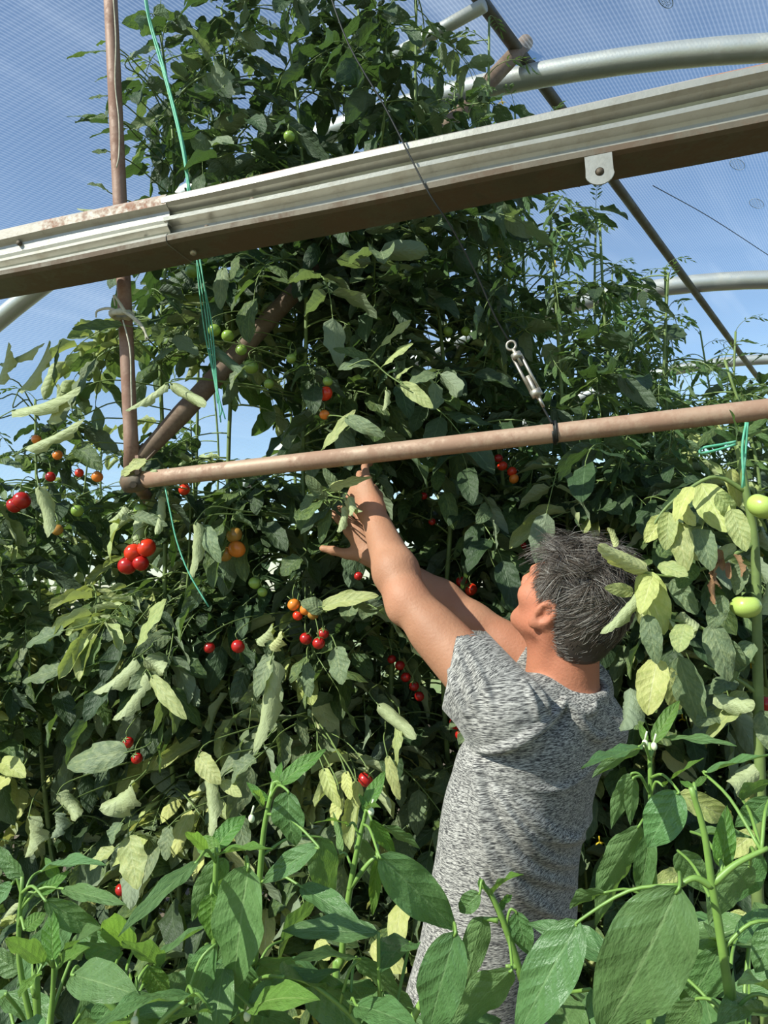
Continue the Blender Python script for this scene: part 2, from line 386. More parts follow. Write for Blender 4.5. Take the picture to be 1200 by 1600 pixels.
# purlin
pv = P2-P1
tag(one('purlin_pipe', [tube_geo([P1-pv*.35, P1, P1+pv*.5, P2, P2+pv*.5, P2+pv*1.2], .022, 14)], M['purlin']), 'dark slanting purlin tube under the film on the right', 'pipe')
pc = root('purlin_clamp', P1, 'small dark clamp where the brace top meets the purlin', 'clamp')
one('band', [tube_geo([P1-VD*.02+[0, 0, -.002], P1+VD*.02+[0, 0, -.002]], .027, 14)], M['clamp'], pc)
one('bolt', [tube_geo([P1+[0, 0, -.01], P1+[0, 0, -.05]], .006, 8)], M['clamp'], pc)
q = px(756, 10, 1.66)
a2, b2 = px(757, 8, 2.22), px(560, 118, 2.52)
tag(one('cross_pipe', [tube_geo([a2, (a2+b2)/2, b2], .020, 14)], M['hoop']), 'grey pipe reaching the purlin at the top edge, behind tomato tops', 'pipe')

def extrude(profile, x0, x1, zc, th=.003, mats=None, lipn=0):
    """profile: (toward camera, z) open polyline; extruded along the truss between two pixels-derived s values"""
    P = np.array(profile, float); d = np.gradient(P, axis=0); nn = np.stack([-d[:, 1], d[:, 0]], 1); nn /= np.linalg.norm(nn, axis=1)[:, None]
    Q = np.vstack([P, (P+nn*th)[::-1]]); k = len(Q); V = []; F = []; mi = []
    segs = 40
    for i in range(segs+1):
        s = x0+(x1-x0)*i/segs
        for c, z in Q:
            V.append(TP0*np.array([1, 1, 0])+TD*s-TN*(c-RO)+np.array([0, 0, zc+z+.0012*math.sin(s*9+z*30)]))
    for i in range(segs):
        for j in range(k):
            F.append((i*k+j, i*k+(j+1) % k, (i+1)*k+(j+1) % k, (i+1)*k+j)); jj = j if j < len(P) else k-1-j
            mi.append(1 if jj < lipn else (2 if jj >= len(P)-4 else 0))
    F.append(tuple(range(k))); F.append(tuple(range(segs*k, segs*k+k))[::-1]); mi += [0, 0]
    mb = MB(); mb.add(V, F); mb.m = mi
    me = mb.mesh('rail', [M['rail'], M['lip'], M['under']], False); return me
RO = -.105
def s_of(x, y): return (onp(x, y, RO)-TP0)@TD
ztop = onp(700, 216, RO)[2]; zbot = onp(700, 297, RO)[2]
Hh = ztop-zbot; zc = (ztop+zbot)/2
h2 = Hh/2
prof = [(-.030, h2-.002), (-.002, h2), (.012, h2-.001), (.017, h2-.005), (.018, h2-.016), (.012, h2-.021), (-.006, h2-.027), (-.010, h2-.038), (.008, h2-.046), (.014, h2-.049), (.014, h2-.053), (-.004, h2-.060), (-.010, h2-.068), (-.008, -h2+.022), (.016, -h2+.013), (.022, -h2+.008), (.022, -h2), (.014, -h2-.003), (-.075, -h2-.004), (-.080, -h2+.03)]
s_j = s_of(268, 350)
rl = root('steel_rail', onp(700, 256, RO), 'ribbed galvanised steel rail with rusty lip, long piece right of the joint', 'rail', 'overlapping roof rails')
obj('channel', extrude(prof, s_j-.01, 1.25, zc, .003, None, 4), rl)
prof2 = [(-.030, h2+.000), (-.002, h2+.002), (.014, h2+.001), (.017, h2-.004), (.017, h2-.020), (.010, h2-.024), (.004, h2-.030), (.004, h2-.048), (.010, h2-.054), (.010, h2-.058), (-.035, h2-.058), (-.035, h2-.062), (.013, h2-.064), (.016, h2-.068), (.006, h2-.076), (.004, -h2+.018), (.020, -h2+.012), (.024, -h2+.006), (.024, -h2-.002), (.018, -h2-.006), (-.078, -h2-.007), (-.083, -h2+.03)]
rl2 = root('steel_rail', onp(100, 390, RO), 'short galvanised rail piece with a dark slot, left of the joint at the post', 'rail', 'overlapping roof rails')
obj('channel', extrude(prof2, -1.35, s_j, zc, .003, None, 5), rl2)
def bolt(x, y, par, c=.012, r=.0055):
    P = onp(x, y, RO-c); return one('bolt', [tube_geo([P+TN*.012, P-TN*.004], r, 10)], M['clamp'], par)
for (x, y) in [(30, 380), (225, 377)]: bolt(x, y, rl2, .010)
for (x, y) in [(324, 356), (395, 313), (276, 342)]: bolt(x, y, rl, .004)
for (x, y) in [(466, 352), (302, 394)]:
    bb = onp(x, y, RO+.03); one('bolt_head', [sphere_geo(bb, .008, 10, 6)], M['galv'], rl)
# bracket tab with a hole
tb = root('bracket_tab', onp(937, 262, RO-.018), 'small pale steel tab with a round hole bolted under the rail', 'bracket')
V = []; F = []; n_ = 24; c = onp(937, 268, RO-.026); ax, az = TD, np.array([0, 0, 1.])
for lay in (0, 1):
    for k in range(n_):
        a = 2*math.pi*k/n_; cx, cz = math.cos(a), math.sin(a)
        V.append(c+ax*.008*cx+az*.008*cz+TN*.004*lay)
    for k in range(n_):
        a = 2*math.pi*k/n_; cx, cz = math.cos(a), math.sin(a); m = max(abs(cx), abs(cz)); q = .024
        ex, ez = cx/m*q, cz/m*q
        if ez < 0: ex, ez = cx*q*1.08, cz*q
        V.append(c+ax*ex+az*(ez+(.008 if ez > 0 else 0))+TN*.004*lay)
for k in range(n_):
    k2 = (k+1) % n_; o2 = 2*n_
    F += [(k, k2, n_+k2, n_+k), (o2+k, o2+n_+k, o2+n_+k2, o2+k2), (n_+k, n_+k2, o2+n_+k2, o2+n_+k), (k, o2+k, o2+k2, k2)]
one('plate', [(V, F, None)], M['rail'], tb, False)
one('bolt', [tube_geo([c+TN*.02, c-TN*.002], .0062, 10)], M['clamp'], tb)

# wire, turnbuckle
wp = smooth_path([onp(508, -30, -.15), onp(545, 70, -.148), onp(600, 165, -.142), onp(640, 243, -.138), onp(672, 305, -.135), onp(705, 355, -.11), onp(745, 430, -.07), onp(772, 492, -.045), onp(798, 538, -.02)], 4)
tag(one('wire', [tube_geo(wp, .0017, 6)], M['wire']), 'thin dark wire slanting down in front of the rail to the turnbuckle', 'wire')
tbk = root('turnbuckle', onp(820, 585, -.02), 'old grey metal turnbuckle tensioning the wire above the pipe', 'turnbuckle')
A, B = onp(803, 548, -.022), onp(842, 622, -.022); ux = nrm(B-A); uy = nrm(np.cross(ux, TN))
for s in (-1, 1):
    one('side_bar', [tube_geo([A+ux*.012+uy*s*.008, B-ux*.012+uy*s*.008], .0032, 8)], M['galv'], tbk)
one('screw', [tube_geo([A-ux*.004, A+ux*.035], .0038, 8)], M['galv'], tbk)
one('screw', [tube_geo([B-ux*.05, B+ux*.004], .0046, 8)], M['galv'], tbk)
one('collar', [tube_geo([A+ux*.006, A+ux*.018], .0105, 10)], M['galv'], tbk)
one('collar', [tube_geo([B-ux*.018, B-ux*.004], .0115, 10)], M['galv'], tbk)
def ringpts(c, r, a, b, n=16): return [c+r*(math.cos(2*math.pi*k/n)*a+math.sin(2*math.pi*k/n)*b) for k in range(n+1)]
one('eye', [tube_geo(ringpts(A-ux*.012, .009, ux, uy), .0028, 6)], M['galv'], tbk)
one('eye', [tube_geo(ringpts(B+ux*.010, .009, ux, TN), .0032, 6)], M['galv'], tbk)
C0 = onp(866, 676); pd = nrm(pl_b-pl_a); e1 = nrm(np.cross(pd, [0, 0, 1])); e2 = np.cross(pd, e1)
wl = []
for k in range(40):
    a = 2*math.pi*k/18; wl.append(C0+pd*(.0032*(k/18-.6))+(PR+.003)*(math.cos(a)*e1+math.sin(a)*e2))
wp = list(smooth_path([onp(846, 632, -.022), onp(853, 645, -.022), onp(863, 662, -.0225)], 5))
tag(one('wire_loop', [tube_geo(wp, .0024, 6), tube_geo(wl, .0024, 6)], M['wire']), 'dark wire wound around the pipe below the turnbuckle', 'wire')
wp = smooth_path([onp(1000, 500, .5), onp(1020, 290, .6), onp(1110, 340, .9), onp(1210, 405, 1.2)][1:], 4)
tag(one('wire', [tube_geo(wp, .0012, 5)], M['wire']), 'hair-thin wire under the film at the right edge', 'wire')

# green twine
def twine(paths, label, name='green_twine', r=.0016):
    return tag(one(name, [tube_geo(smooth_path([onp(*p) for p in P], 4), r, 5) for P in paths], M['twine']), label, 'twine')
twine([[(222, -30, .06), (232, 30, .06), (250, 95, .06), (270, 170, .06), (286, 240, .05), (296, 310, .05)], [(224, -30, .062), (240, 60, .062), (262, 130, .058), (283, 215, .05), (299, 312, .05)], [(222, -30, .058), (234, 30, .062), (254, 97, .06), (275, 180, .058), (290, 245, .052), (294, 312, .05)]], 'bright green twine hanging above the rail beside the post', r=.0028)
twine([[(304, 385, .05), (312, 430, .05), (322, 500, .05), (330, 560, .05), (340, 620, .05), (345, 660, .05)], [(308, 385, .05), (318, 440, .048), (330, 500, .05), (336, 560, .05), (341, 615, .05), (352, 655, .05)], [(306, 385, .05), (310, 440, .052), (320, 520, .05), (334, 590, .05), (340, 630, .05)], [(310, 385, .05), (322, 470, .047), (331, 540, .05), (338, 600, .05), (346, 640, .048), (343, 652, .05)]], 'frayed strands of green twine hanging below the rail', r=.0016)
twine([[(258, 762, .0), (266, 800, -.01), (276, 845, -.02), (295, 895, -.03), (326, 948, -.03)]], 'single green twine hanging below the horizontal pipe', r=.0018)
# knotted rag on the post
rg = root('knotted_rag', onp(190, 490, -.02), 'withered pale rag knotted around the post below the rail', 'rag')
k0 = onp(190, 492, -.006)
one('knot', [tube_geo(ringpts(k0, .021, TD, TN, 14), [.008+.002*math.sin(k*2.3) for k in range(15)], 7)], M['string'], rg)
for pts in ([(186, 488), (170, 482), (152, 486), (150, 496)], [(192, 486), (205, 495), (222, 512), (232, 530)], [(196, 488), (185, 470), (178, 462), (180, 478)], [(200, 490), (214, 500), (226, 516), (228, 532)]):
    P = smooth_path([onp(a, b, -.026) for a, b in pts], 4); one('loose_end', [tube_geo(P, np.linspace(.0045, .0018, len(P)), 5)], M['string'], rg)

# ================================================================== the man
class SDF:
    def __init__(s, lo, hi, h):
        s.lo = np.array(lo, np.float64); s.h = h; s.n = np.ceil((np.array(hi)-s.lo)/h).astype(int)+1
        s.g = np.full(tuple(s.n), .5, np.float32)
    def win(s, lo, hi, pad):
        a = np.clip(np.floor((np.array(lo)-pad-s.lo)/s.h).astype(int), 0, s.n-1); b = np.clip(np.ceil((np.array(hi)+pad-s.lo)/s.h).astype(int)+1, 1, s.n)
        if np.any(b <= a): return None, None
        ax = [(s.lo[i]+s.h*np.arange(a[i], b[i])).astype(np.float32) for i in range(3)]
        X, Y, Z = np.meshgrid(*ax, indexing='ij', sparse=True)
        return (slice(a[0], b[0]), slice(a[1], b[1]), slice(a[2], b[2])), (X, Y, Z)
    def comb(s, w, d, k, op):
        g = s.g[w]
        if op == '-':
            if k > 0: hh = np.maximum(k-np.abs(g-d), 0)/k; s.g[w] = np.maximum(g, d)+hh*hh*k*.25
            else: s.g[w] = np.maximum(g, d)
        else:
            if k > 0: hh = np.maximum(k-np.abs(g-d), 0)/k; s.g[w] = np.minimum(g, d)-hh*hh*k*.25
            else: s.g[w] = np.minimum(g, d)
    def rc(s, a, b, ra, rb, k=.02, op='+'):
        a = np.asarray(a, float); b = np.asarray(b, float); R = max(ra, rb)
        w, q = s.win(np.minimum(a, b)-R, np.maximum(a, b)+R, k+.02)
        if w is None: return
        ab = b-a; L2 = float(ab@ab)+1e-12
        t = np.clip(((q[0]-a[0])*ab[0]+(q[1]-a[1])*ab[1]+(q[2]-a[2])*ab[2])/L2, 0, 1)
        d = np.sqrt((q[0]-a[0]-t*ab[0])**2+(q[1]-a[1]-t*ab[1])**2+(q[2]-a[2]-t*ab[2])**2)-(ra+(rb-ra)*t)
        s.comb(w, d if op == '+' else -d, k, op)
    def chain(s, P, R, k=.02, op='+'):
        R = [R]*len(P) if np.isscalar(R) else R
        for i in range(len(P)-1): s.rc(P[i], P[i+1], R[i], R[i+1], k, op)
    def ell(s, c, r, B=np.eye(3), k=.02, op='+'):
        c = np.asarray(c, float); R = max(r); w, q = s.win(c-R, c+R, k+.02)
        if w is None: return
        D = [q[i]-c[i] for i in range(3)]
        L = [D[0]*B[i][0]+D[1]*B[i][1]+D[2]*B[i][2] for i in range(3)]
        k0 = np.sqrt((L[0]/r[0])**2+(L[1]/r[1])**2+(L[2]/r[2])**2); k1 = np.sqrt((L[0]/r[0]**2)**2+(L[1]/r[1]**2)**2+(L[2]/r[2]**2)**2)+1e-9
        d = k0*(k0-1)/k1
        s.comb(w, d if op == '+' else -d, k, op)
    def loft(s, Zs, Cs, ra, rb, A, Bv, k=.02):
        """stack of ellipses: heights, xy centres, half-sizes along A and Bv"""
        Zs = np.array(Zs); Cs = np.array(Cs); m = .25
        w, q = s.win([Cs[:, 0].min()-m, Cs[:, 1].min()-m, Zs[0]], [Cs[:, 0].max()+m, Cs[:, 1].max()+m, Zs[-1]], .03)
        z = q[2][0, 0]; zz = np.clip(z, Zs[0], Zs[-1])
        f = lambda Y: smooth_interp(zz, Zs, np.array(Y))[None, None, :].astype(np.float32)
        cx, cy, a, b = f(Cs[:, 0]), f(Cs[:, 1]), f(ra), f(rb)
        dx, dy = q[0]-cx, q[1]-cy
        u = dx*A[0]+dy*A[1]; v = dx*Bv[0]+dy*Bv[1]
        d = (np.sqrt((np.abs(u)/a)**2.3+(np.abs(v)/b)**2.3+1e-9)**(2/2.3)-1)*np.minimum(a, b)
        cap = np.maximum(z-Zs[-1], Zs[0]-z)[None, None, :].astype(np.float32)
        s.comb(w, np.maximum(d, cap), k, '+')
    def clip(s, p, n, lo, hi):
        w, q = s.win(lo, hi, 0); d = (q[0]-p[0])*n[0]+(q[1]-p[1])*n[1]+(q[2]-p[2])*n[2]
        s.g[w] = np.maximum(s.g[w], d)
    def hit(s, x, y, d0=1.1, d1=2.0):
        for d in np.arange(d0, d1, s.h*.5):
            P = px(x, y, d); i = np.round((P-s.lo)/s.h).astype(int)
            if np.all(i >= 0) and np.all(i < s.n) and s.g[tuple(i)] < 0: return P
        return px(x, y, 1.4)
    def mesh(s):
        g = s.g; sg = g < 0; n = s.n
        c = sg[:-1, :-1, :-1].astype(np.int8)
        tot = np.zeros(tuple(n-1), np.int8)
        for i in (0, 1):
            for j in (0, 1):
                for k in (0, 1): tot += sg[i:n[0]-1+i, j:n[1]-1+j, k:n[2]-1+k]
        act = np.argwhere((tot > 0) & (tot < 8)); idx = np.full(tuple(n-1), -1, np.int32); idx[tuple(act.T)] = np.arange(len(act))
        acc = np.zeros((len(act), 3)); cnt = np.zeros(len(act))
        cor = [(0, 0, 0), (1, 0, 0), (0, 1, 0), (1, 1, 0), (0, 0, 1), (1, 0, 1), (0, 1, 1), (1, 1, 1)]
        val = [g[act[:, 0]+c_[0], act[:, 1]+c_[1], act[:, 2]+c_[2]] for c_ in cor]
        for a in range(8):
            for b in range(a+1, 8):
                if sum(abs(cor[a][i]-cor[b][i]) for i in range(3)) != 1: continue
                m = (val[a] < 0) != (val[b] < 0); t = val[a][m]/(val[a][m]-val[b][m])
                acc[m] += np.array(cor[a])+t[:, None]*(np.array(cor[b])-np.array(cor[a])); cnt[m] += 1
        V = s.lo+(act+acc/cnt[:, None])*s.h; Fs = []
        for ax in range(3):
            a0 = [slice(None)]*3; a1 = [slice(None)]*3; a0[ax] = slice(0, -1); a1[ax] = slice(1, None)
            S0, S1 = sg[tuple(a0)], sg[tuple(a1)]; e = np.argwhere(S0 != S1)
            o1, o2 = (ax+1) % 3, (ax+2) % 3
            e = e[(e[:, o1] > 0) & (e[:, o2] > 0) & (e[:, o1] < n[o1]-1) & (e[:, o2] < n[o2]-1)]
            neg = S0[tuple(e.T)]
            def cell(d1, d2):
                q = e.copy(); q[:, o1] -= d1; q[:, o2] -= d2; return idx[tuple(q.T)]
            Q = np.stack([cell(1, 1), cell(0, 1), cell(0, 0), cell(1, 0)], 1)
            Q[~neg] = Q[~neg][:, ::-1]; Fs.append(Q)
        Fq = np.concatenate(Fs); Fq = Fq[(Fq >= 0).all(1)]
        return V, Fq
def smooth_interp(x, X, Y):
    i = np.clip(np.searchsorted(X, x)-1, 0, len(X)-2); t = (x-X[i])/(X[i+1]-X[i]); t = np.clip(t, 0, 1)
    Ym = np.gradient(Y, X); h = X[i+1]-X[i]
    return (2*t**3-3*t**2+1)*Y[i]+(t**3-2*t**2+t)*h*Ym[i]+(-2*t**3+3*t**2)*Y[i+1]+(t**3-t**2)*h*Ym[i+1]
def np_mesh(name, V, Fq, mat, attrs=None, uv=None):
    me = bpy.data.meshes.new(name); me.vertices.add(len(V)); me.vertices.foreach_set('co', V.astype(np.float32).ravel())
    me.loops.add(Fq.size); me.loops.foreach_set('vertex_index', Fq.astype(np.int32).ravel())
    me.polygons.add(len(Fq)); me.polygons.foreach_set('loop_start', np.arange(0, Fq.size, 4, dtype=np.int32)); me.polygons.foreach_set('loop_total', np.full(len(Fq), 4, np.int32))
    me.polygons.foreach_set('use_smooth', np.ones(len(Fq), bool)); me.update(calc_edges=True); me.validate()
    if uv is not None:
        l = me.uv_layers.new(name='UVMap'); l.data.foreach_set('uv', uv[Fq.ravel()].astype(np.float32).ravel())
    for k, a in (attrs or {}).items():
        at = me.attributes.new(k, 'FLOAT', 'POINT'); at.data.foreach_set('value', a.astype(np.float32))
    me.materials.append(mat); return me
def lap(V, Fq, it=2, f=.5):
    V = V.copy()
    for _ in range(it):
        A = np.zeros_like(V); c = np.zeros(len(V))
        for a in range(4):
            for b in ((a+1) % 4, (a+3) % 4):
                np.add.at(A, Fq[:, a], V[Fq[:, b]]); np.add.at(c, Fq[:, a], 1)
        V += f*(A/np.maximum(c, 1)[:, None]-V)
    return V

# joints (pixel + depth)
J = dict(N=px(880, 1082, 1.475), SL=px(772, 1085, 1.37), EL=px(636, 938, 1.505), WL=px(584, 806, 1.665),
         SR=px(902, 1078, 1.60), ER=px(738, 972, 1.675), WR=px(588, 872, 1.765))
FD = nrm([-.75, .66, 0]); LD = nrm([-.66, -.75, 0])          # torso: facing, his left
torso = [(760, 1565, 1.46), (780, 1450, 1.455), (797, 1330, 1.45), (826, 1200, 1.46), (850, 1130, 1.47), (874, 1090, 1.475)]
TC = np.array([px(*t) for t in torso])[:, :]
TZ = TC[:, 2]
# head frame
hf = nrm([-.56*math.cos(math.radians(36)), .83*math.cos(math.radians(36)), math.sin(math.radians(36))])
hr = nrm(np.cross(hf, [0, 0, 1])); hu = np.cross(hr, hf)      # right, up
tl = math.radians(-4); hr, hu = hr*math.cos(tl)+hu*math.sin(tl), hu*math.cos(tl)-hr*math.sin(tl)
HB = np.array([hr, hf, hu]); HO = px(893, 938, 1.455)
def hp(x, y, z): return HO+hr*x+hf*y+hu*z
HS = 1.0
def do_head(S, k=.012):
    S.ell(hp(0, -.012, .022), (.077, .098, .090), HB, .01)
    S.ell(hp(0, .030, -.045), (.062, .066, .078), HB, .035)
    for sx in (-1, 1):
        S.rc(hp(sx*.056, -.002, -.060), hp(sx*.026, .074, -.100), .020, .017, .03)
        S.ell(hp(sx*.047, .058, -.028), (.024, .026, .022), HB, .025)
        S.rc(hp(sx*.040, .080, .018), hp(sx*.010, .090, .016), .012, .012, .015)
    S.ell(hp(0, .086, -.102), (.022, .018, .018), HB, .02)
    S.rc(hp(0, .094, .012), hp(0, .117, -.032), .008, .013, .012)
    for sx in (-1, 1):
        S.ell(hp(sx*.013, .108, -.036), (.010, .011, .009), HB, .006)
        S.ell(hp(sx*.033, .103, -.002), (.018, .014, .012), HB, .010, '-')
        S.ell(hp(sx*.032, .082, -.002), (.0135, .0125, .0115), HB, .003)
    S.ell(hp(0, .096, -.062), (.024, .010, .007), HB, .006); S.ell(hp(0, .095, -.074), (.021, .010, .008), HB, .006)
    S.ell(hp(0, .108, -.0675), (.022, .006, .0018), HB, .003, '-')
    for sx in (-1, 1):                                        # ears
        et = math.radians(14); eu = hu*math.cos(et)-hf*math.sin(et); ef = hf*math.cos(et)+hu*math.sin(et); en = nrm(hr*sx-hf*.45); ef = nrm(ef-en*(ef@en)); eu = nrm(np.cross(en, ef))*1; eu = eu if eu@hu > 0 else -eu
        EB = np.array([en, ef, eu]); ec = hp(sx*.082, -.018, -.018)
        S.ell(ec, (.013, .023, .036), EB, .006)
        S.ell(ec+ef*.006-eu*.030, (.008, .011, .012), EB, .008)
        S.ell(ec+en*.012+ef*.003+eu*.004, (.011, .0125, .022), EB, .002, '-')
        S.ell(ec+en*.002+ef*.013-eu*.002, (.007, .007, .010), EB, .004)
    # neck
    S.rc(hp(0, -.030, -.055), J['N']+np.array([0, 0, .01])-FD*.01, .056, .062, .03)
    S.rc(hp(.0, .015, -.085), J['N']+FD*.045+np.array([0, 0, -.02]), .036, .045, .03)
    S.rc(hp(-.058, -.03, -.05), J['N']+FD*.06+np.array([0, 0, -.05]), .014, .011, .02)   # neck muscle
def hand(S, wr, fd, pn, td, curl, tcurl, sc=1., spread=.10, thumb=None, tuck=False):
    """wr wrist, fd finger direction, pn palm normal (curl towards it), td thumb-side direction"""
    fd = nrm(fd); pn = nrm(pn-fd*(pn@fd)); td = nrm(td-fd*(td@fd)-pn*(td@pn))
    kn = []
    for i, (o, l) in enumerate(((.030, .088), (.010, .092), (-.011, .088), (-.029, .078))):
        K = wr+fd*l*sc+td*o*sc; kn.append(K)
        S.rc(wr+fd*.012+td*o*.55*sc, K, .0155*sc, .0115*sc, .016)
    S.rc(wr+fd*.02, wr+fd*.07*sc+pn*.004, .019*sc, .017*sc, .02)
    for i, ln in enumerate(((.043, .025, .020), (.047, .029, .021), (.043, .027, .021), (.034, .021, .018))):
        P = kn[i]; a = 0; dsp = nrm(fd+td*spread*(1.4-i)); R = (.0098, .0090, .0082, .0066)
        for j in range(3):
            a += curl[i][j]; d = dsp*math.cos(a)+pn*math.sin(a); Q = P+d*ln[j]*sc
            S.rc(P, Q, R[j]*sc, R[j+1]*sc, .004 if j else .007); P = Q
    T0 = wr+fd*.022*sc+td*.022*sc+pn*.006
    T1 = T0+nrm(fd*.55+td*.8+pn*.25)*.042*sc
    if tuck: T0 = wr+fd*.025*sc+td*.012*sc+pn*.012; T1 = T0+nrm(fd*.8+td*.15+pn*.6)*.042*sc
    d2 = nrm(fd*.5+td*.85+pn*.1) if thumb is None else nrm(thumb)
    T2 = T1+d2*.034*sc; T3 = T2+nrm(d2+pn*tcurl)*.027*sc
    S.rc(T0, T1, .0175*sc, .0135*sc, .018); S.rc(T1, T2, .0118*sc, .0108*sc, .006); S.rc(T2, T3, .0112*sc, .0085*sc, .005)
BS = SDF((-.24, 1.12, -.005), (.75, 2.04, 2.06), .004)
raW = [.172, .160, .150, .160, .166, .10]; rbW = [.118, .112, .108, .112, .10, .075]
BS.loft(TZ, TC[:, :2], raW, rbW, LD, FD)
do_head(BS)
BS.rc(J['N']-np.array([0, 0, .04]), J['SL'], .050, .055, .02); BS.rc(J['N']-np.array([0, 0, .04]), J['SR'], .050, .055, .02)
def arm(S, sh, el, wr, hint):
    S.rc(sh, el, .056, .043, .03)
    m = sh+(el-sh)*.45; S.rc(m-(el-sh)*.22+hint*.008, m+(el-sh)*.22+hint*.008, .045, .040, .03)
    S.rc(el, el+(wr-el)*.32, .042, .0465, .02); S.rc(el+(wr-el)*.32, wr, .0465, .029, .02)
arm(BS, J['SL'], J['EL'], J['WL'], np.array([0, 0, -1.])); arm(BS, J['SR'], J['ER'], J['WR'], np.array([0, 0, -1.]))
BS.ell(J['EL']+nrm([-.55, -.35, -.75])*.030, (.020, .020, .020), k=.02)
hl = px(545, 738, 1.735)-J['WL']
hand(BS, J['WL'], hl, px(600, 740, 1.9)-px(590, 800, 1.66), RT*.9-UP*.1+FW*.4, [(.35, .5, .4), (.6, .7, .4), (.8, .8, .5), (.9, .9, .5)], .3, thumb=nrm(hl)*.8+nrm(FW)*.7, tuck=True)
hrr = px(548, 798, 1.80)-J['WR']
hand(BS, J['WR'], hrr, FW*.8-RT*.2, -RT, [(.2, .3, .2), (.3, .4, .3), (.5, .5, .4), (.6, .6, .4)], .1, thumb=-RT*.95+UP*.22+FW*.02)
pel = TC[0]
for s in (-1, 1):
    hip = pel+LD*.085*s+np.array([0, 0, .03]); kneeP = np.array([pel[0], pel[1], .46])+LD*.10*s+FD*.03; ank = np.array([pel[0], pel[1], .085])+LD*.115*s+FD*-.01
    BS.rc(hip, kneeP, .085, .056, .04); BS.rc(kneeP, ank, .056, .038, .03); BS.rc(ank-np.array([0, 0, .04])-FD*.03, ank-np.array([0, 0, .05])+FD*.14, .035, .028, .02)
Vb, Fb = BS.mesh(); Vb = lap(Vb, Fb, 2, .5)
def skin_mat():
    m, t, out = newmat('tanned_skin'); N = NT(t); oc = N.obj()
    a = N.noise(oc, 9, 3); b = N.noise(oc, 160, 3, .6); red = N.n('ShaderNodeAttribute', attribute_name='red').outputs['Fac']
    c = N.mix(N.ramp(a, .3, .7), (.33, .155, .090), (.405, .20, .12)); c = N.mix(N.math('MULTIPLY', N.ramp(b, .55, .75), .25), c, (.30, .12, .07))
    c = N.mix(red, c, (.47, .145, .085))
    p = N.prin(c, .58, 0, N.bump(N.math('ADD', b, N.math('MULTIPLY', a, .3)), .35, .003), .3)
    p.inputs['Subsurface Weight'].default_value = .12; p.inputs['Subsurface Radius'].default_value = (.012, .005, .003); p.inputs['Subsurface Scale'].default_value = .6
    N.l(p.outputs[0], out.inputs[0]); return m
M['skin'] = skin_mat()
red = np.clip(1-np.linalg.norm(Vb-hp(0, .0, -.03), axis=1)/.22, 0, 1)**.5*.75
for j in ('EL', 'WL'): red = np.maximum(red, np.clip(1-np.linalg.norm(Vb-J[j], axis=1)/.06, 0, 1)*.55)
man = root('person', (pel[0], pel[1], 0), 'man in a heathered grey T-shirt, seen from behind, reaching up to pick tomatoes', 'person')
obj('body', np_mesh('body', Vb, Fb, M['skin'], {'red': red}), man)

# ---- T-shirt
hem = TZ[0]+.0
SS = SDF((-.10, 1.10, .70), (.72, 1.85, 1.56), .004)
ZS = np.concatenate([[TZ[0]-.02], TZ]); CSx = np.vstack([TC[0], TC])[:, :2]
SS.loft(ZS, CSx, [.188, .187, .178, .169, .180, .180, .110], [.140, .138, .130, .124, .128, .112, .084], LD, FD)
nb = J['N']
SS.rc(nb-np.array([0, 0, .032])+LD*.02, J['SL']-np.array([0, 0, .012]), .060, .062, .03); SS.rc(nb-np.array([0, 0, .035])-LD*.03, J['SR'], .058, .066, .03)
# back panel gathers behind the neck / right shoulder blade
SS.rc(px(885, 1105, 1.43), px(935, 1140, 1.46), .045, .055, .05)
cz = px(703, 1046, 1.43)                                         # left cuff centre
adn = nrm(J['EL']-J['SL']); dn = np.array([0, 0, -.014])
SS.rc(J['SL']-adn*.03+dn, J['SL']+adn*.20+dn*1.3, .080, .083, .015)
SS.rc(px(842, 1104, 1.41), px(768, 1130, 1.385), .056, .056, .02)
# cut the cuff by the plane through the picked hem line
pa, pb_ = px(716, 978, 1.42), px(690, 1108, 1.42); cn = nrm(np.cross(pb_-pa, px(700, 1040, 1.42)-CAM)); cn = cn if cn@(J['EL']-J['SL']) > 0 else -cn
SS.clip(pa, cn, (-.10, 1.10, 1.28), (.24, 1.75, 1.56))
ad = nrm(J['EL']-J['SL'])
inn = cz-cn*.055
ce = J['SL']+adn*.14+dn*1.3; SS.rc(ce-adn*.030, ce+adn*.12, .066, .073, .004, '-')
# right sleeve
rcz = px(815, 1024, 1.645); SS.rc(J['SR'], rcz, .074, .064, .02)
rn = nrm(J['ER']-J['SR']); SS.clip(rcz, rn, np.minimum(rcz, J['ER'])-.10, np.maximum(rcz, J['ER'])+np.array([.02, .1, .12]))
SS.rc(rcz-rn*.05, rcz+rn*.03, .050, .056, .006, '-')
# neck opening
SS.rc(nb+np.array([0, 0, -.004])-FD*.01, hp(0, -.03, -.06), .064, .070, .014, '-')
# collar
ca = nrm(hp(0, -.03, -.055)-nb); c1 = nrm(np.cross(ca, LD)); c2 = np.cross(ca, c1); cc = nb+ca*.016-FD*.010
SS.chain([cc+.0715*(math.cos(k*math.pi/10)*c1+math.sin(k*math.pi/10)*c2) for k in range(21)], .0075, .010)
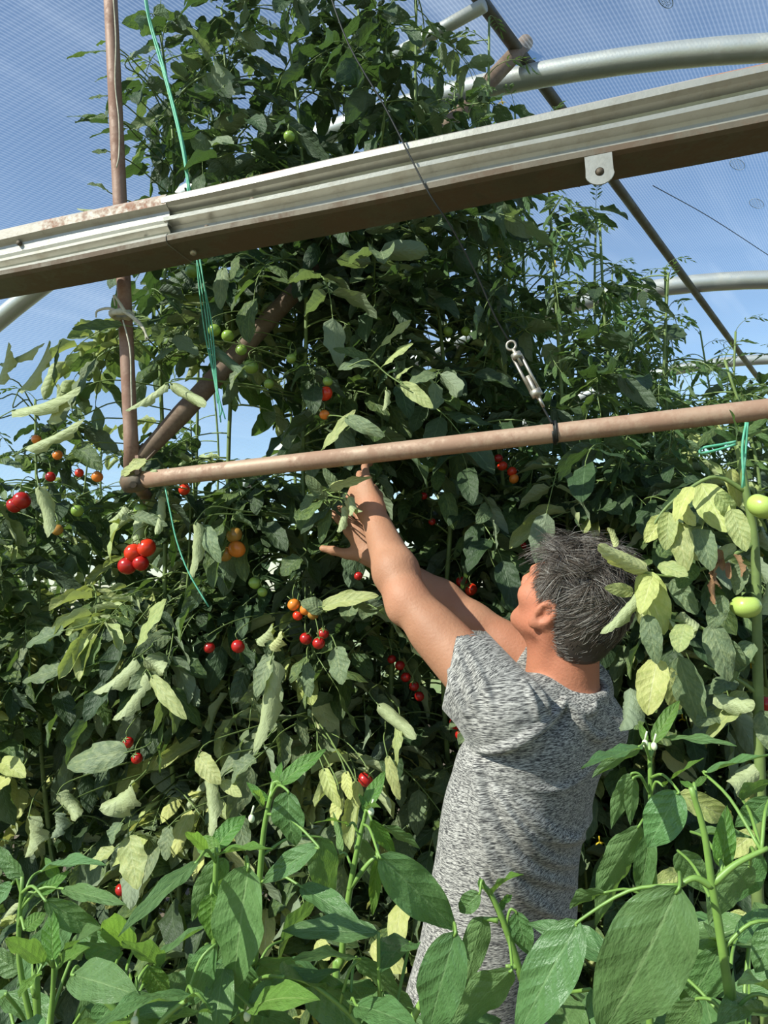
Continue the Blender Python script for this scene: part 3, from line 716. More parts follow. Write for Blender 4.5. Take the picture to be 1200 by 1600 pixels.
# folds
def fold(pts, r, k=.012, inset=0., op='+'):
    Q = smooth_path(np.array([(*p, 0.) for p in pts]), 6); P = np.array([SS.hit(q[0], q[1]) for q in Q]); P = P+np.array([nrm(p-CAM)*(inset-.003) for p in P])
    for _ in range(3): P[1:-1] = .5*P[1:-1]+.25*(P[2:]+P[:-2])
    R = r*np.sin(np.linspace(.25, math.pi-.25, len(P)))**.6
    return [('c', P, R, k, op)]
todo = []
todo += fold([(744, 1190), (752, 1240), (768, 1290), (800, 1340), (845, 1372), (900, 1384)], .012, .008, .000)
todo += fold([(742, 1215), (752, 1290), (775, 1345), (812, 1390), (862, 1425)], .012, .008, .000)
todo += fold([(738, 1240), (745, 1320), (760, 1390), (780, 1440)], .012, .009, .001)
todo += fold([(790, 1235), (830, 1280), (880, 1310), (915, 1310)], .009, .009, .001)
todo += fold([(770, 1230), (810, 1300), (860, 1345), (905, 1350)], .009, .009, .001)
todo += fold([(745, 1172), (775, 1172), (810, 1160), (845, 1138), (872, 1112), (884, 1092)], .0085, .006, -.003)
todo += fold([(743, 1181), (775, 1183), (812, 1170), (850, 1147), (878, 1120), (890, 1098)], .0085, .003, .001, '-')
todo += fold([(700, 1040), (716, 1090), (730, 1120)], .0065, .007, .001)
todo += fold([(712, 1010), (730, 1070), (748, 1118)], .0065, .007, .001)
todo += fold([(722, 1000), (752, 1060), (770, 1110)], .006, .007, .001)
todo += fold([(815, 1060), (830, 1090), (842, 1125)], .006, .007, .001)
todo += fold([(828, 1062), (848, 1090), (858, 1115)], .006, .007, .001)
todo += fold([(880, 1092), (905, 1112), (925, 1110), (930, 1098)], .0075, .006, .001)
todo += fold([(885, 1100), (905, 1125), (930, 1152), (945, 1150)], .0075, .006, .001)
for _, P, R, k, op in todo: SS.chain(P, list(R), k, op)
Vs, Fs_ = SS.mesh(); Vs = lap(Vs, Fs_, 2, .5)
Pa = px(744, 1182, 1.36); wv = Vs-Pa; rr_, dn_ = wv@RT, -(wv@UP); ds_ = np.hypot(rr_, dn_); aa = np.arctan2(rr_, dn_)-1.1*ds_
cxy = np.stack([np.interp(Vs[:, 2], TZ, TC[:, 0]), np.interp(Vs[:, 2], TZ, TC[:, 1])], 1); rad = Vs[:, :2]-cxy; rad /= np.linalg.norm(rad, axis=1)[:, None]+1e-9
mk_ = np.clip((ds_-.03)/.05, 0, 1)*np.clip((dn_-.01)/.04, 0, 1)*np.clip((.46-ds_)/.12, 0, 1)*np.clip((aa+.55)/.25, 0, 1)
rg_ = (1-np.abs(np.sin(aa*5.2+.6*np.sin(ds_*14))))**2.2-.35
Vs[:, :2] += rad*(.0095*mk_*rg_)[:, None]
# knit direction: torso rows run round the body, sleeve rows run round the arm
da = (Vs-J['SL'])@ad; sl_w = ((da > .0) & (np.linalg.norm(np.cross(Vs-J['SL'], ad), axis=1) < .11))
import_z = Vs[:, 2]
th_ = np.arctan2((Vs[:, :2]-np.stack([np.interp(import_z, TZ, TC[:, 0]), np.interp(import_z, TZ, TC[:, 1])], 1))@LD[:2], (Vs[:, :2]-np.stack([np.interp(import_z, TZ, TC[:, 0]), np.interp(import_z, TZ, TC[:, 1])], 1))@FD[:2])
u_ = np.where(sl_w, (Vs@nrm(np.cross(ad, nrm(Vs[sl_w].mean(0)-CAM)))), th_*.15); v_ = np.where(sl_w, da, import_z)
def shirt_mat():
    m, t, out = newmat('heather_grey_jersey'); N = NT(t)
    uv = N.n('ShaderNodeTexCoord').outputs['UV']; mp = N.n('ShaderNodeMapping'); N.l(uv, mp.inputs[0]); mp.inputs['Scale'].default_value = (130, 760, 1)
    a = N.noise(mp.outputs[0], 1.0, 2, .6); mp2 = N.n('ShaderNodeMapping'); N.l(uv, mp2.inputs[0]); mp2.inputs['Scale'].default_value = (40, 300, 1)
    b = N.noise(mp2.outputs[0], 1.0, 2, .6)
    f = N.math('ADD', N.math('MULTIPLY', a, .65), N.math('MULTIPLY', b, .35))
    c = N.mix(N.ramp(f, .42, .60), (.045, .043, .045), (.46, .435, .41))
    p = N.prin(c, .85, 0, N.bump(f, .25, .002), .2); p.inputs['Sheen Weight'].default_value = .15; N.l(p.outputs[0], out.inputs[0]); return m
M['shirt'] = shirt_mat()
obj('t_shirt', np_mesh('t_shirt', Vs, Fs_, M['shirt'], None, np.stack([u_, v_], 1)), man)['label'] = 'heathered grey short-sleeved T-shirt'
# trousers and shoes
TS = SDF((-.15, 1.15, 0), (.60, 1.85, .86), .006)
TS.loft([pel[2]-.04, pel[2]+.05], [pel[:2], pel[:2]], [.178, .172], [.128, .12], LD, FD)
for s in (-1, 1):
    hip = pel+LD*.085*s+np.array([0, 0, .0]); kneeP = np.array([pel[0], pel[1], .46])+LD*.10*s+FD*.03; ank = np.array([pel[0], pel[1], .085])+LD*.115*s+FD*-.01
    TS.rc(hip, kneeP, .098, .072, .03); TS.rc(kneeP, ank, .072, .062, .03)
Vt, Ft = TS.mesh()
obj('trousers', np_mesh('trousers', lap(Vt, Ft), Ft, simple('dark_grey_cloth', (.045, .045, .05), .85, 0, .5, (.03, .03, .035), 60, .3)), man)
for s in (-1, 1):
    ank = np.array([pel[0], pel[1], .085])+LD*.115*s-FD*.01
    Z = SDF(ank-.24, ank+.24, .006); Z.rc(ank-np.array([0, 0, .04])-FD*.035, ank-np.array([0, 0, .045])+FD*.145, .045, .038, .02); Z.rc(ank, ank-np.array([0, 0, .03]), .048, .05, .02)
    Z.clip((0, 0, .002), (0, 0, -1), ank-.24, ank+.24); Vz, Fz = Z.mesh()
    obj('shoe', np_mesh('shoe', lap(Vz, Fz), Fz, simple('work_shoe%d' % s, (.07, .05, .035), .7)), man)
# ---- hair: cap plus strands
HSD = SDF(HO-.16, HO+.16, .004)
HSD.ell(hp(0, -.016, .026), (.0815, .1015, .094), HB, .01)
HSD.ell(hp(0, -.062, -.035), (.066, .050, .070), HB, .03)
HSD.ell(hp(0, .095, -.02), (.12, .070, .092), HB, .012, '-')
for sx in (-1, 1):
    HSD.ell(hp(sx*.085, .035, -.055), (.05, .048, .060), HB, .010, '-')
    HSD.ell(hp(sx*.088, -.016, -.020), (.026, .024, .036), HB, .004, '-')
    HSD.ell(hp(sx*.085, -.02, -.085), (.045, .045, .05), HB, .01, '-')
HSD.clip(hp(0, -.05, -.092), -hu*.9+hf*.1, HO-.16, HO+.16)
Vh, Fh = HSD.mesh(); Vh = lap(Vh, Fh, 2)
def hair_mat():
    m, t, out = newmat('greying_brown_hair'); N = NT(t); uv = N.n('ShaderNodeTexCoord').outputs['UV']; sp = N.n('ShaderNodeSeparateXYZ'); N.l(uv, sp.inputs[0])
    r = sp.outputs[0]; c = N.mix(N.ramp(r, .25, .95), (.045, .034, .027), (.13, .10, .082)); c = N.mix(sp.outputs[1], c, (.42, .39, .36))
    p = N.prin(c, .42, 0, None, .5); N.l(p.outputs[0], out.inputs[0]); return m
M['hair'] = hair_mat()
ho = obj('hair', np_mesh('hair', Vh, Fh, M['hair'], None, np.tile([.15, .0], (len(Vh), 1))), man); ho['label'] = 'short tousled greying brown hair'
mb = MB(); loc = np.stack([(Vh-HO)@hr, (Vh-HO)@hf, (Vh-HO)@hu], 1)
out_ok = np.where((np.linalg.norm((loc-[0, -.016, .02])/[.0805, .1005, .092], axis=1) > .99) | (loc[:, 1] < -.07))[0]
out_ok = out_ok[np.linalg.norm((loc[out_ok]-[0, -.012, .022])/[.077, .098, .09], axis=1) > 1.0]
crown = np.array([0, -.075, .075])
clumps = [rng.normal(0, 1, 3) for _ in range(260)]; cpos = loc[rng.choice(out_ok, 260)]
topi = [k for k in out_ok if loc[k][2] > .07 and loc[k][1] > -.06]
for kx in range(9600):
    fly = kx >= 9000; i = random.choice(topi) if fly else out_ok[random.randrange(len(out_ok))]; p = loc[i]+rng.normal(0, .002, 3)
    cj = clumps[int(np.argmin(((cpos-p)**2).sum(1)))]
    nrl = nrm(p-np.array([0, -.012, .0])); fl_ = p-crown; fl_ = nrm(fl_-nrl*(fl_@nrl))
    top = min(1., max(0., (p[2]-.045)/.03))*min(1., max(0, (p[1]+.075)/.03))
    swoop = np.array([.15, -.55, .35])                        # long top combed up and back
    fl_ = nrm(fl_*(1-.75*top)+swoop*top*.75+cj*(.34+.25*top)); fl_ = nrm(fl_-nrl*(fl_@nrl))
    low = min(1., max(0., (.02-p[2])/.09))
    L = (.030*(1-low)+.013*low)*random.uniform(.7, 1.25)+top*random.uniform(.02, .055)+(random.uniform(.01, .035) if fly else 0)
    lift = random.uniform(.12, .42)+top*random.uniform(.15, .75)+max(0, cj[0])*.18+(.5 if fly else 0)
    d = nrm(fl_+nrl*lift+rng.normal(0, .08, 3)); pts = []; q = p-nrl*.003
    for s_ in range(6):
        pts.append(HO+hr*q[0]+hf*q[1]+hu*q[2]); d = nrm(d+fl_*.10-nrl*lift*(.48-.30*top)); q = q+d*L/5
        e = np.linalg.norm((q-[0, -.016, .026])/[.0825, .1025, .095])
        if e < 1 and q[1] > -.05: q = np.array([0, -.016, .026])+(q-[0, -.016, .026])/e
    V, F, UV = tube_geo(pts, np.linspace(.0006, .0002, 6), 3, False)
    side = min(1, max(0, (.055-p[2])/.05))*min(1, max(0, (p[1]+.06)/.06)); grey = (random.random() < .30+.45*side)*random.uniform(.25, .95)
    mb.add(V, F, np.tile([random.random(), grey], (len(V), 1)))
obj('strands', mb.mesh('strands', [M['hair']]), ho)['kind'] = 'stuff'
# capsules used to keep leaves off the man
CAPS = [(J['SL'], J['EL'], .075), (J['EL'], J['WL'], .055), (J['WL'], J['WL']+hl*.75, .05), (J['SR'], J['ER'], .07), (J['ER'], J['WR'], .055), (J['WR'], px(540, 820, 1.78), .05),
        (HO, HO, .13), (J['N'], TC[3], .17), (TC[3], TC[0], .18), (TC[0], np.array([pel[0], pel[1], .1]), .15)]

# ================================================================== leaves
def blade(shape, nu, nv, roll=0., bend=0., wr=.03, wav=.03, lobe=0., twist=0., seed=0):
    """unit leaf blade: base at origin, tip at (0,1,0), full width 1, upper side +z"""
    r = random.Random(seed); ph = r.uniform(0, 6.28); ph2 = r.uniform(0, 6.28); V = []; UV = []; F = []
    us = [i/nu for i in range(nu+1)]
    if shape == 'pep': wf = lambda u: (max(u, 0)**.62)*(max(1-u, 0)**.95)*2.02*(1-.25*max(0, u-.75))
    elif shape == 'wisp': wf = lambda u: (u**.6)*(max(1-u, 0)**.9)*1.95
    else: wf = lambda u: (u**.50)*(max(1-u, 0)**.72)*1.70
    y = z = 0.; cen = []; th = 0
    for i, u in enumerate(us):
        th = -bend*(u-.5)
        cen.append((y, z, th)); y += math.cos(th)/nu; z += math.sin(th)/nu
    for i, u in enumerate(us):
        cy, cz_, th = cen[i]
        hw = .5*wf(u)
        if lobe: hw *= 1-lobe*(.5+.5*math.cos(2*math.pi*(4.5*u)+.6))*(1 if u < .93 else .3)
        hw = max(hw, .004)
        tw = twist*(u-.3)
        for j in range(nv+1):
            v = -1+2*j/nv; rr = roll*(.4+.6*math.sin(math.pi*min(1, u*1.1)))
            if abs(rr) > 1e-3: x = hw*math.sin(rr*v)/rr; up = hw*(1-math.cos(rr*v))/rr
            else: x = hw*v; up = 0
            up += min(1, 2.2*hw)*(wr*(math.sin(2*math.pi*(6*(u-.22*abs(v)))+ph)*abs(v)*(1-.5*abs(v))*.9) + wav*v*v*math.sin(2*math.pi*2.3*u+ph2+(1.7 if v > 0 else 0)))
            up -= .02*(1-abs(v))**4
            if lobe and abs(v) == 1: cy2 = cy+.008*math.sin(2*math.pi*9*u)
            else: cy2 = cy
            x2 = x*math.cos(tw)-up*math.sin(tw); up2 = x*math.sin(tw)+up*math.cos(tw)
            V.append((x2, cy2-math.sin(th)*up2, cz_+math.cos(th)*up2)); UV.append((u, .5+.5*v))
    n = nv+1
    for i in range(nu):
        for j in range(nv): F.append((i*n+j, i*n+j+1, (i+1)*n+j+1, (i+1)*n+j))
    V = np.array(V); tip = np.array([cen[-1][0], cen[-1][1]]); L = np.hypot(*tip); a = math.atan2(tip[1], tip[0])
    y2 = (V[:, 1]*math.cos(a)+V[:, 2]*math.sin(a))/L; z2 = (-V[:, 1]*math.sin(a)+V[:, 2]*math.cos(a))
    V[:, 1], V[:, 2] = y2, z2
    return V, F, np.array(UV)
BL = {}
def blade_mesh(shape, mk, var):
    key = (shape, mk, var)
    if key not in BL:
        r = random.Random(hash((shape, var)) % 9999 if False else (len(shape)*131+var*17))
        if shape == 'pep': g = blade('pep', 18, 8, r.uniform(.1, .5), r.uniform(.15, .9), .022, .05, 0, r.uniform(-.25, .25), var)
        elif shape == 'roll': g = blade('tom', 16, 8, r.uniform(1.5, 2.2), r.uniform(.3, 1.0), .12, .10, .05, r.uniform(-.7, .7), var)
        else: g = blade('tom', 16, 8, r.uniform(-.5, .7), r.uniform(.2, 1.1), .05, .06, .06, r.uniform(-.5, .5), var)
        mb = MB(); mb.add(*g); BL[key] = mb.mesh(shape+'_blade', [M[mk]])
    return BL[key]
def frame(B, T, nh, wid, zs=None):
    B = np.asarray(B, float); T = np.asarray(T, float); y = T-B; L = np.linalg.norm(y); y = y/L; z = np.asarray(nh, float); z = nrm(z-y*(z@y)); x = np.cross(y, z)
    zs = .7*wid+.3*L if zs is None else zs
    return Matrix(((x[0]*wid, y[0]*L, z[0]*zs, B[0]), (x[1]*wid, y[1]*L, z[1]*zs, B[1]), (x[2]*wid, y[2]*L, z[2]*zs, B[2]), (0, 0, 0, 1)))
# compound tomato leaves (metres): rachis from the origin along +y, drooping
def compound(mk, var, L=.30, kind='tom'):
    r = random.Random(var*31+5); mb = MB(); n = 9; th = r.uniform(.0, .3); pts = [np.zeros(3)]; dr = r.uniform(.9, 1.9)
    side = r.uniform(-.5, .5)
    for i in range(n):
        a = th-dr*((i+1)/n)**1.2; pts.append(pts[-1]+np.array([side*.4*math.sin(i/n*1.5), math.cos(a), math.sin(a)])*L/n)
    pts = np.array(pts); mb.add(*tube_geo(pts, np.linspace(.0028, .0011, n+1), 5), mi=1)
    def put(t, ang, ln, wd, dp, shp='tom', roll=0):
        f = t*n; i = min(int(f), n-1); P = pts[i]+(pts[i+1]-pts[i])*(f-i); T = nrm(pts[i+1]-pts[i])
        X = nrm(np.cross(T, [0, 0, 1])); Y = nrm(T*math.cos(ang)+X*math.sin(ang)); Y = nrm(Y+np.array([0, 0, -dp]))
        Z = np.array([0, 0, 1.])+T*.25+np.array([r.uniform(-.5, .5), r.uniform(-.5, .5), 0]); Z = nrm(Z-Y*(Z@Y)); Xx = np.cross(Y, Z)
        V, F, UV = blade(shp, 9, 6, roll, r.uniform(.2, 1.2), .05, .06, .07 if shp == 'tom' else .05, r.uniform(-.6, .6), r.randrange(999))
        Vw = P+Y*.010+V[:, :1]*wd*Xx+V[:, 1:2]*ln*Y+V[:, 2:3]*(ln+wd)*.5*Z
        mb.add(*tube_geo([P, P+Y*.016], .001, 4, False), mi=1); mb.add(Vw, F, UV)
    if kind == 'tom':
        rl = (lambda: r.uniform(1.3, 2.4)) if mk in ('tompale',) else (lambda: r.uniform(-.5, .9))
        put(1., r.uniform(-.2, .2), L*.42, L*.27, .25, 'tom', rl())
        for t, sc in ((.80, .36), (.58, .34), (.38, .26)):
            for s in (-1, 1): put(t+r.uniform(-.03, .03), s*r.uniform(.9, 1.3), L*sc*r.uniform(.85, 1.15), L*sc*.64, r.uniform(.1, .8), 'tom', rl())
        for t in (.69, .48):
            put(t, r.choice((-1, 1))*1.3, L*.13, L*.08, .3, 'tom', rl())
    else:
        put(1., 0, L*.26, L*.09, .2, 'wisp', r.uniform(-.3, .8))
        for t, sc in ((.86, .24), (.72, .25), (.58, .24), (.42, .2)):
            for s in (-1, 1): put(t+r.uniform(-.04, .04), s*r.uniform(.7, 1.2), L*sc*r.uniform(.8, 1.2), L*sc*.36, r.uniform(.0, .9), 'wisp', r.uniform(-.3, .9))
    return mb.mesh('compound_leaf', [M[mk], M['stem']])
CL = {mk: [compound(mk, v+k*10) for v in range(6)] for k, mk in enumerate(('tom', 'tomdark', 'tompale', 'tomgrey', 'tomyel'))}
CL['wisp'] = [compound('wisp', 80+v, .26, 'wisp') for v in range(6)]

# ------------------------------------------------------------------ what leaves must leave free
FRUIT = [  # x, y, radius px, material
    (508, 615, 12, 'red'), (512, 596, 8, 'green'), (489, 636, 8, 'red'), (507, 648, 8, 'orange'), (229, 856, 15, 'red'), (209, 864, 15, 'red'), (199, 884, 15, 'dred'), (220, 880, 13, 'dred'),
    (34, 782, 14, 'dred'), (22, 790, 12, 'dred'), (79, 745, 8, 'dred'), (288, 765, 9, 'red'), (57, 687, 8, 'orange'), (90, 711, 8, 'orange'), (124, 739, 7, 'red'), (152, 745, 9, 'orange'),
    (721, 908, 9, 'dred'), (736, 921, 10, 'red'), (785, 728, 8, 'red'), (800, 737, 8, 'red'), (803, 748, 8, 'orange'), (779, 716, 7, 'dred'),
    (459, 945, 10, 'orange'), (478, 952, 10, 'orange'), (489, 960, 9, 'brown'), (465, 962, 8, 'red'), (366, 836, 13, 'brown'), (370, 858, 14, 'orange'), (352, 866, 12, 'brown'),
    (392, 573, 12, 'green'), (356, 525, 10, 'green'), (335, 516, 10, 'green'), (377, 547, 9, 'green'), (293, 535, 9, 'green'), (300, 424, 11, 'green'), (420, 600, 8, 'green'), (455, 560, 8, 'green'), (452, 213, 9, 'green'),
    (220, 797, 11, 'green'), (121, 798, 10, 'green'), (90, 828, 9, 'brown'), (398, 911, 10, 'green'), (410, 925, 8, 'green'), (700, 518, 8, 'green'), (728, 518, 8, 'green'), (672, 730, 8, 'green'), (690, 738, 7, 'green'),
    (625, 1040, 8, 'dred'), (634, 1058, 8, 'dred'), (647, 1072, 8, 'dred'), (655, 1088, 8, 'dred'), (612, 1030, 7, 'dred'), (712, 1130, 10, 'dred'), (720, 1148, 9, 'dred'), (571, 1218, 12, 'dred'),
    (372, 1010, 11, 'dred'), (327, 1012, 9, 'dred'), (478, 998, 10, 'dred'), (498, 1005, 10, 'dred'), (505, 990, 9, 'dred'), (200, 1160, 9, 'dred'), (214, 1185, 9, 'dred'), (190, 1390, 10, 'dred'), (560, 900, 7, 'dred'),
    (675, 815, 6, 'dred'), (662, 775, 6, 'dred'), (940, 1268, 8, 'dred'), (817, 852, 6, 'dred')]
def fruit_depth(x, y):
    d = proj(onp(x, y, .16 if y < 1000 else .10))[2]
    return 1.9 if x == 940 else (d+.30 if x > 600 else d)
KEEP = [(x, y, r+9, fruit_depth(x, y)+.03) for x, y, r, m in FRUIT]
for t in np.linspace(0, 1, 12): KEEP.append((304+38*t, 385+270*t, 14, 1.8)); KEEP.append((225+70*t, 300*t, 13, 1.85))
for t in np.linspace(0, 1, 6): KEEP.append((798+46*t, 530+110*t, 24, 1.8)); KEEP.append((220+85*t, 715-95*t, 34, 1.9)); KEEP.append((388+45*t, 520-35*t, 24, 1.9)); KEEP.append((690+125*t, 212-140*t, 20, 1.9))
for t in np.linspace(0, 1, 14): KEEP.append((688+110*t, 330+205*t, 9, 1.75))
KEEP.append((215, 866, 48, fruit_depth(215, 866)-.02)); KEEP.append((366, 850, 34, fruit_depth(366, 850)-.02))
SKYHOLES = [(360, 640, 55, 30, 60), (122, 880, 40, 8, 14), (250, 610, 30, 20, 40)]
CAPP = [(np.array(proj(a)), np.array(proj(b)), r) for a, b, r in CAPS[:-1]]
def seg_d(P, a, b):
    ab = b-a; t = np.clip((P-a)@ab/(ab@ab+1e-9), 0, 1); return np.linalg.norm(P-a-t*ab), t
CA0 = np.array([c[0] for c in CAPS]); CAD = np.array([c[1]-c[0] for c in CAPS]); CAL2 = (CAD**2).sum(1)+1e-9; CAR = np.array([c[2] for c in CAPS]); KA = np.array(KEEP, float)
def allowed(Ps, front_ok=False, cover=False):
    for P in Ps:
        if P[2] < .04: return False
        d = P-CAM; z = d@FW
        if z < .35: return False
        q = P-HAX*hs0; t = (q@HAX)/(VD@HAX); s = (q-VD*t)@HD
        if math.hypot(s-HC[0], P[2]-HC[1]) > HR-.0: return False
        of = (P-TP0)@TN
        if P[2] > 1.83 and of < .035 and not front_ok: return False
        x, y = 600+FPX*(d@RT)/z, 800-FPX*(d@UP)/z
        w_ = P-CA0; t_ = np.clip((w_*CAD).sum(1)/CAL2, 0, 1)
        if (np.linalg.norm(w_-t_[:, None]*CAD, axis=1) < CAR+.012).any(): return False
        if not cover:
            for a, b, r in CAPP:
                dd, tt = seg_d(np.array([x, y]), a[:2], b[:2])
                if z < a[2]+(b[2]-a[2])*tt and dd < r*FPX/a[2]+8: return False
        if ((z < KA[:, 3]) & (np.abs(x-KA[:, 0]) < KA[:, 2]) & (np.abs(y-KA[:, 1]) < KA[:, 2])).any(): return False
        for kx, ky, w2, w3, h3 in SKYHOLES:
            if abs(x-kx) < w3+6 and abs(y-ky) < h3: return False
        if x < 148 and y < 470: return False
        if x < 0 and y < 700: return False
        if y < 540 and x > 640 and z < 6:                     # open film at the upper right
            lim = np.interp(x, [640, 720, 800, 860, 940, 1010, 1060, 1130, 1200], [-200, -40, 60, 170, 300, 370, 470, 540, 560])
            if y < lim: return False
    return True

# ------------------------------------------------------------------ tomato plants
PLANTS = []
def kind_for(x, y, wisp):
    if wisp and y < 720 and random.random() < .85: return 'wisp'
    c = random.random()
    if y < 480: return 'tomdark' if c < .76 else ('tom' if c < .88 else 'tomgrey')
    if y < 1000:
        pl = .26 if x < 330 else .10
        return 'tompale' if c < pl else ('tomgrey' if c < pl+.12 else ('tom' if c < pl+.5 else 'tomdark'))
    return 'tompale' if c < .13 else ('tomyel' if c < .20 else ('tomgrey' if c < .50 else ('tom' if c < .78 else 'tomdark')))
def tomato_plant(xb, off, xt, yt, nleaf, label, wisp=False, zlow=.35, big=1.0, name='tomato_plant', lab_group='tomato plants'):
    B = onp(xb, 900, off); B[2] = 0; T = onp(xt, yt, off)
    T[2] = min(T[2], 3.36)
    rt = root(name, B, label, 'plant', lab_group)
    path = [B]
    for k in range(1, 8):
        t = k/7; path.append(B+(T-B)*t+np.array([random.uniform(-.03, .03), random.uniform(-.03, .03), 0]))
    path = smooth_path(path, 5)
    geos = [tube_geo(path, np.linspace(.0095, .0035, len(path)), 7)]
    zs = path[:, 2]; az = random.uniform(0, 6.28); cnt = 0; tries = 0
    # a few side shoots
    shoots = [path]
    for _ in range(3):
        i = random.randrange(len(path)//4, len(path)-4); P = path[i]; a = random.uniform(0, 6.28); l = random.uniform(.25, .5)
        sp = smooth_path([P, P+np.array([math.cos(a)*.10, math.sin(a)*.10, .10]), P+np.array([math.cos(a)*.16, math.sin(a)*.16, l])], 4)
        if allowed(sp): shoots.append(sp); geos.append(tube_geo(sp, np.linspace(.005, .002, len(sp)), 6))
    while cnt < nleaf and tries < nleaf*12:
        tries += 1; sp = shoots[0] if random.random() < .72 else random.choice(shoots)
        f = random.uniform(0, len(sp)-1.01); i = int(f); P = sp[i]+(sp[i+1]-sp[i])*(f-i)
        if P[2] < zlow: continue
        az += 2.4+random.uniform(-.4, .4); el = random.uniform(-.1, .75)
        y = np.array([math.cos(az)*math.cos(el), math.sin(az)*math.cos(el), math.sin(el)])
        zt = nrm(np.array([random.uniform(-.5, .5), random.uniform(-.5, .5), 1.])); z = nrm(zt-y*(zt@y)); x = np.cross(y, z)
        sc = random.uniform(.72, 1.12)*big*(.8 if P[2] > zs[-1]-.3 else 1)
        pts = [P+y*.12*sc, P+y*.20*sc-z*.03*sc, P+y*.25*sc-z*.09*sc, P+y*.20*sc+x*.07*sc-z*.05, P+y*.20*sc-x*.07*sc-z*.05, P+y*.22*sc-z*.16*sc, P+y*.30*sc-z*.13*sc, P+y*.26*sc+x*.10*sc-z*.08*sc, P+y*.26*sc-x*.10*sc-z*.08*sc, P+y*.14*sc+x*.07*sc, P+y*.14*sc-x*.07*sc]
        if not allowed(pts): continue
        X, Y, Z_ = proj(pts[2])
        if Y < 330 and random.random() < .38: cnt += 1; continue
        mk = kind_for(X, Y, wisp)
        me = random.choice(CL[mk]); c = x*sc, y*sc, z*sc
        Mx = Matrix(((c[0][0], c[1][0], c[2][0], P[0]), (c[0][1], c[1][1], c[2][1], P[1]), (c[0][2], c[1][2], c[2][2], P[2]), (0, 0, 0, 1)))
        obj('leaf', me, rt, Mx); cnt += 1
    for k in range(5):
        P = path[-1-k]; a = k*2.4+az; el = 1.0-k*.15; y = np.array([math.cos(a)*math.cos(el), math.sin(a)*math.cos(el), math.sin(el)]); z = nrm(np.array([0, 0, 1.])-y*y[2]); x = np.cross(y, z); sc = .38+.07*k; c = x*sc, y*sc, z*sc
        obj('leaf', random.choice(CL['wisp']), rt, Matrix(((c[0][0], c[1][0], c[2][0], P[0]), (c[0][1], c[1][1], c[2][1], P[1]), (c[0][2], c[1][2], c[2][2], P[2]), (0, 0, 0, 1))))
    one('stem', geos, M['stem'], rt)
    if wisp:
        for _ in range(5):
            sp = random.choice(shoots); i = random.randrange(len(sp)//2, len(sp)); P = sp[i]+np.array([random.uniform(-.06, .06), random.uniform(-.08, .02), random.uniform(0, .06)])
            if not allowed([P]): continue
            mb = MB()
            for k in range(5):
                a = k*1.257; d = np.array([math.cos(a), math.sin(a)*.5, -.5]); e = np.array([-math.sin(a), math.cos(a)*.5, 0])
                mb.add([P, P+d*.007+e*.0035, P+d*.014, P+d*.007-e*.0035], [(0, 1, 2, 3)])
            mb.add(*tube_geo([P+np.array([0, 0, .012]), P], .0015, 5)); obj('flower', mb.mesh('flower', [M['flower']]), rt)
    PLANTS.append((rt, B, T, off)); return rt
rows = [
    (-70, .22, -60, 560, 120, 'tomato plant with rolled pale leaves at the left edge of the picture', False, 1.05),
    (75, .30, 60, 620, 135, 'tomato plant with red and orange fruit low on the left, below open film', False, 1.05),
    (245, .34, 250, -60, 190, 'tall tomato plant directly behind the thin rusty post', False, 1.0),
    (350, .40, 345, -60, 200, 'tall tomato plant behind the frayed green twine', False, 1.0),
    (455, .36, 445, -60, 200, 'tall tomato plant between the green twine and the single ripe red tomato', False, 1.0),
    (560, .46, 560, -60, 200, 'tall tomato plant the man is picking from, behind his hands', False, 1.0),
    (665, .52, 655, -40, 190, 'tall tomato plant behind the upper end of the diagonal brace', False, 1.0),
    (770, .58, 750, 20, 170, 'tomato plant behind the turnbuckle and above the small red pair', True, 1.0),
    (870, .55, 840, 210, 160, 'tomato plant with wispy tops directly behind the man\'s head', True, 1.0),
    (970, .60, 935, 340, 140, 'wispy tomato plant just left of the slanting purlin', True, 1.0),
    (1070, .62, 1030, 430, 130, 'wispy tomato plant with yellow flowers under the slanting purlin', True, 1.0),
    (1170, .62, 1150, 560, 115, 'tomato plant behind the horizontal pipe at the right edge', True, 1.0),
]
for a in rows: tomato_plant(a[0], a[1], a[2], a[3], a[4], a[5], a[6], .3, a[7])
back = [(-40, .95, -30, 780), (140, 1.0, 150, 700), (300, .95, 300, 120), (430, 1.0, 430, -60), (560, .95, 560, -60), (690, 1.0, 690, 0), (820, 1.05, 815, 160), (930, 1.05, 925, 330), (1040, 1.1, 1030, 420), (1150, 1.1, 1140, 520), (1260, 1.1, 1250, 560)]
bl = ['at the left edge', 'below the open film beside the post', 'seen through gaps near the green twine', 'left of the ripe red tomato', 'behind the reaching hands', 'behind the brace top', 'behind the turnbuckle', 'left of the purlin', 'at the purlin\'s middle', 'right of the purlin', 'beyond the right edge']
for (a, b_) in zip(back, bl): tomato_plant(a[0], a[1], a[2], a[3], 115, 'tomato plant of the second row, '+b_, a[0] > 780, .3, 1.05, lab_group='tomato plants of the second row')
far = [(60, 1.7, 60, 780), (330, 1.7, 330, 420), (560, 1.7, 560, 260), (780, 1.7, 780, 330), (960, 1.75, 950, 420), (1100, 1.8, 1090, 520), (1220, 1.8, 1210, 560)]
fl_ = ['far left below the post', 'behind the green twine', 'behind the man\'s hands', 'left of the man\'s head', 'above the man\'s hair', 'under the purlin', 'beside the right edge']
for (a, b_) in zip(far, fl_): tomato_plant(a[0], a[1], a[2], a[3], 80, 'tomato plant of the farthest row, '+b_, a[0] > 700, .3, 1.15, lab_group='tomato plants of the farthest row')

def nearest_plant(P):
    return min(PLANTS, key=lambda q: np.linalg.norm((q[1]-P)[:2]))[0]
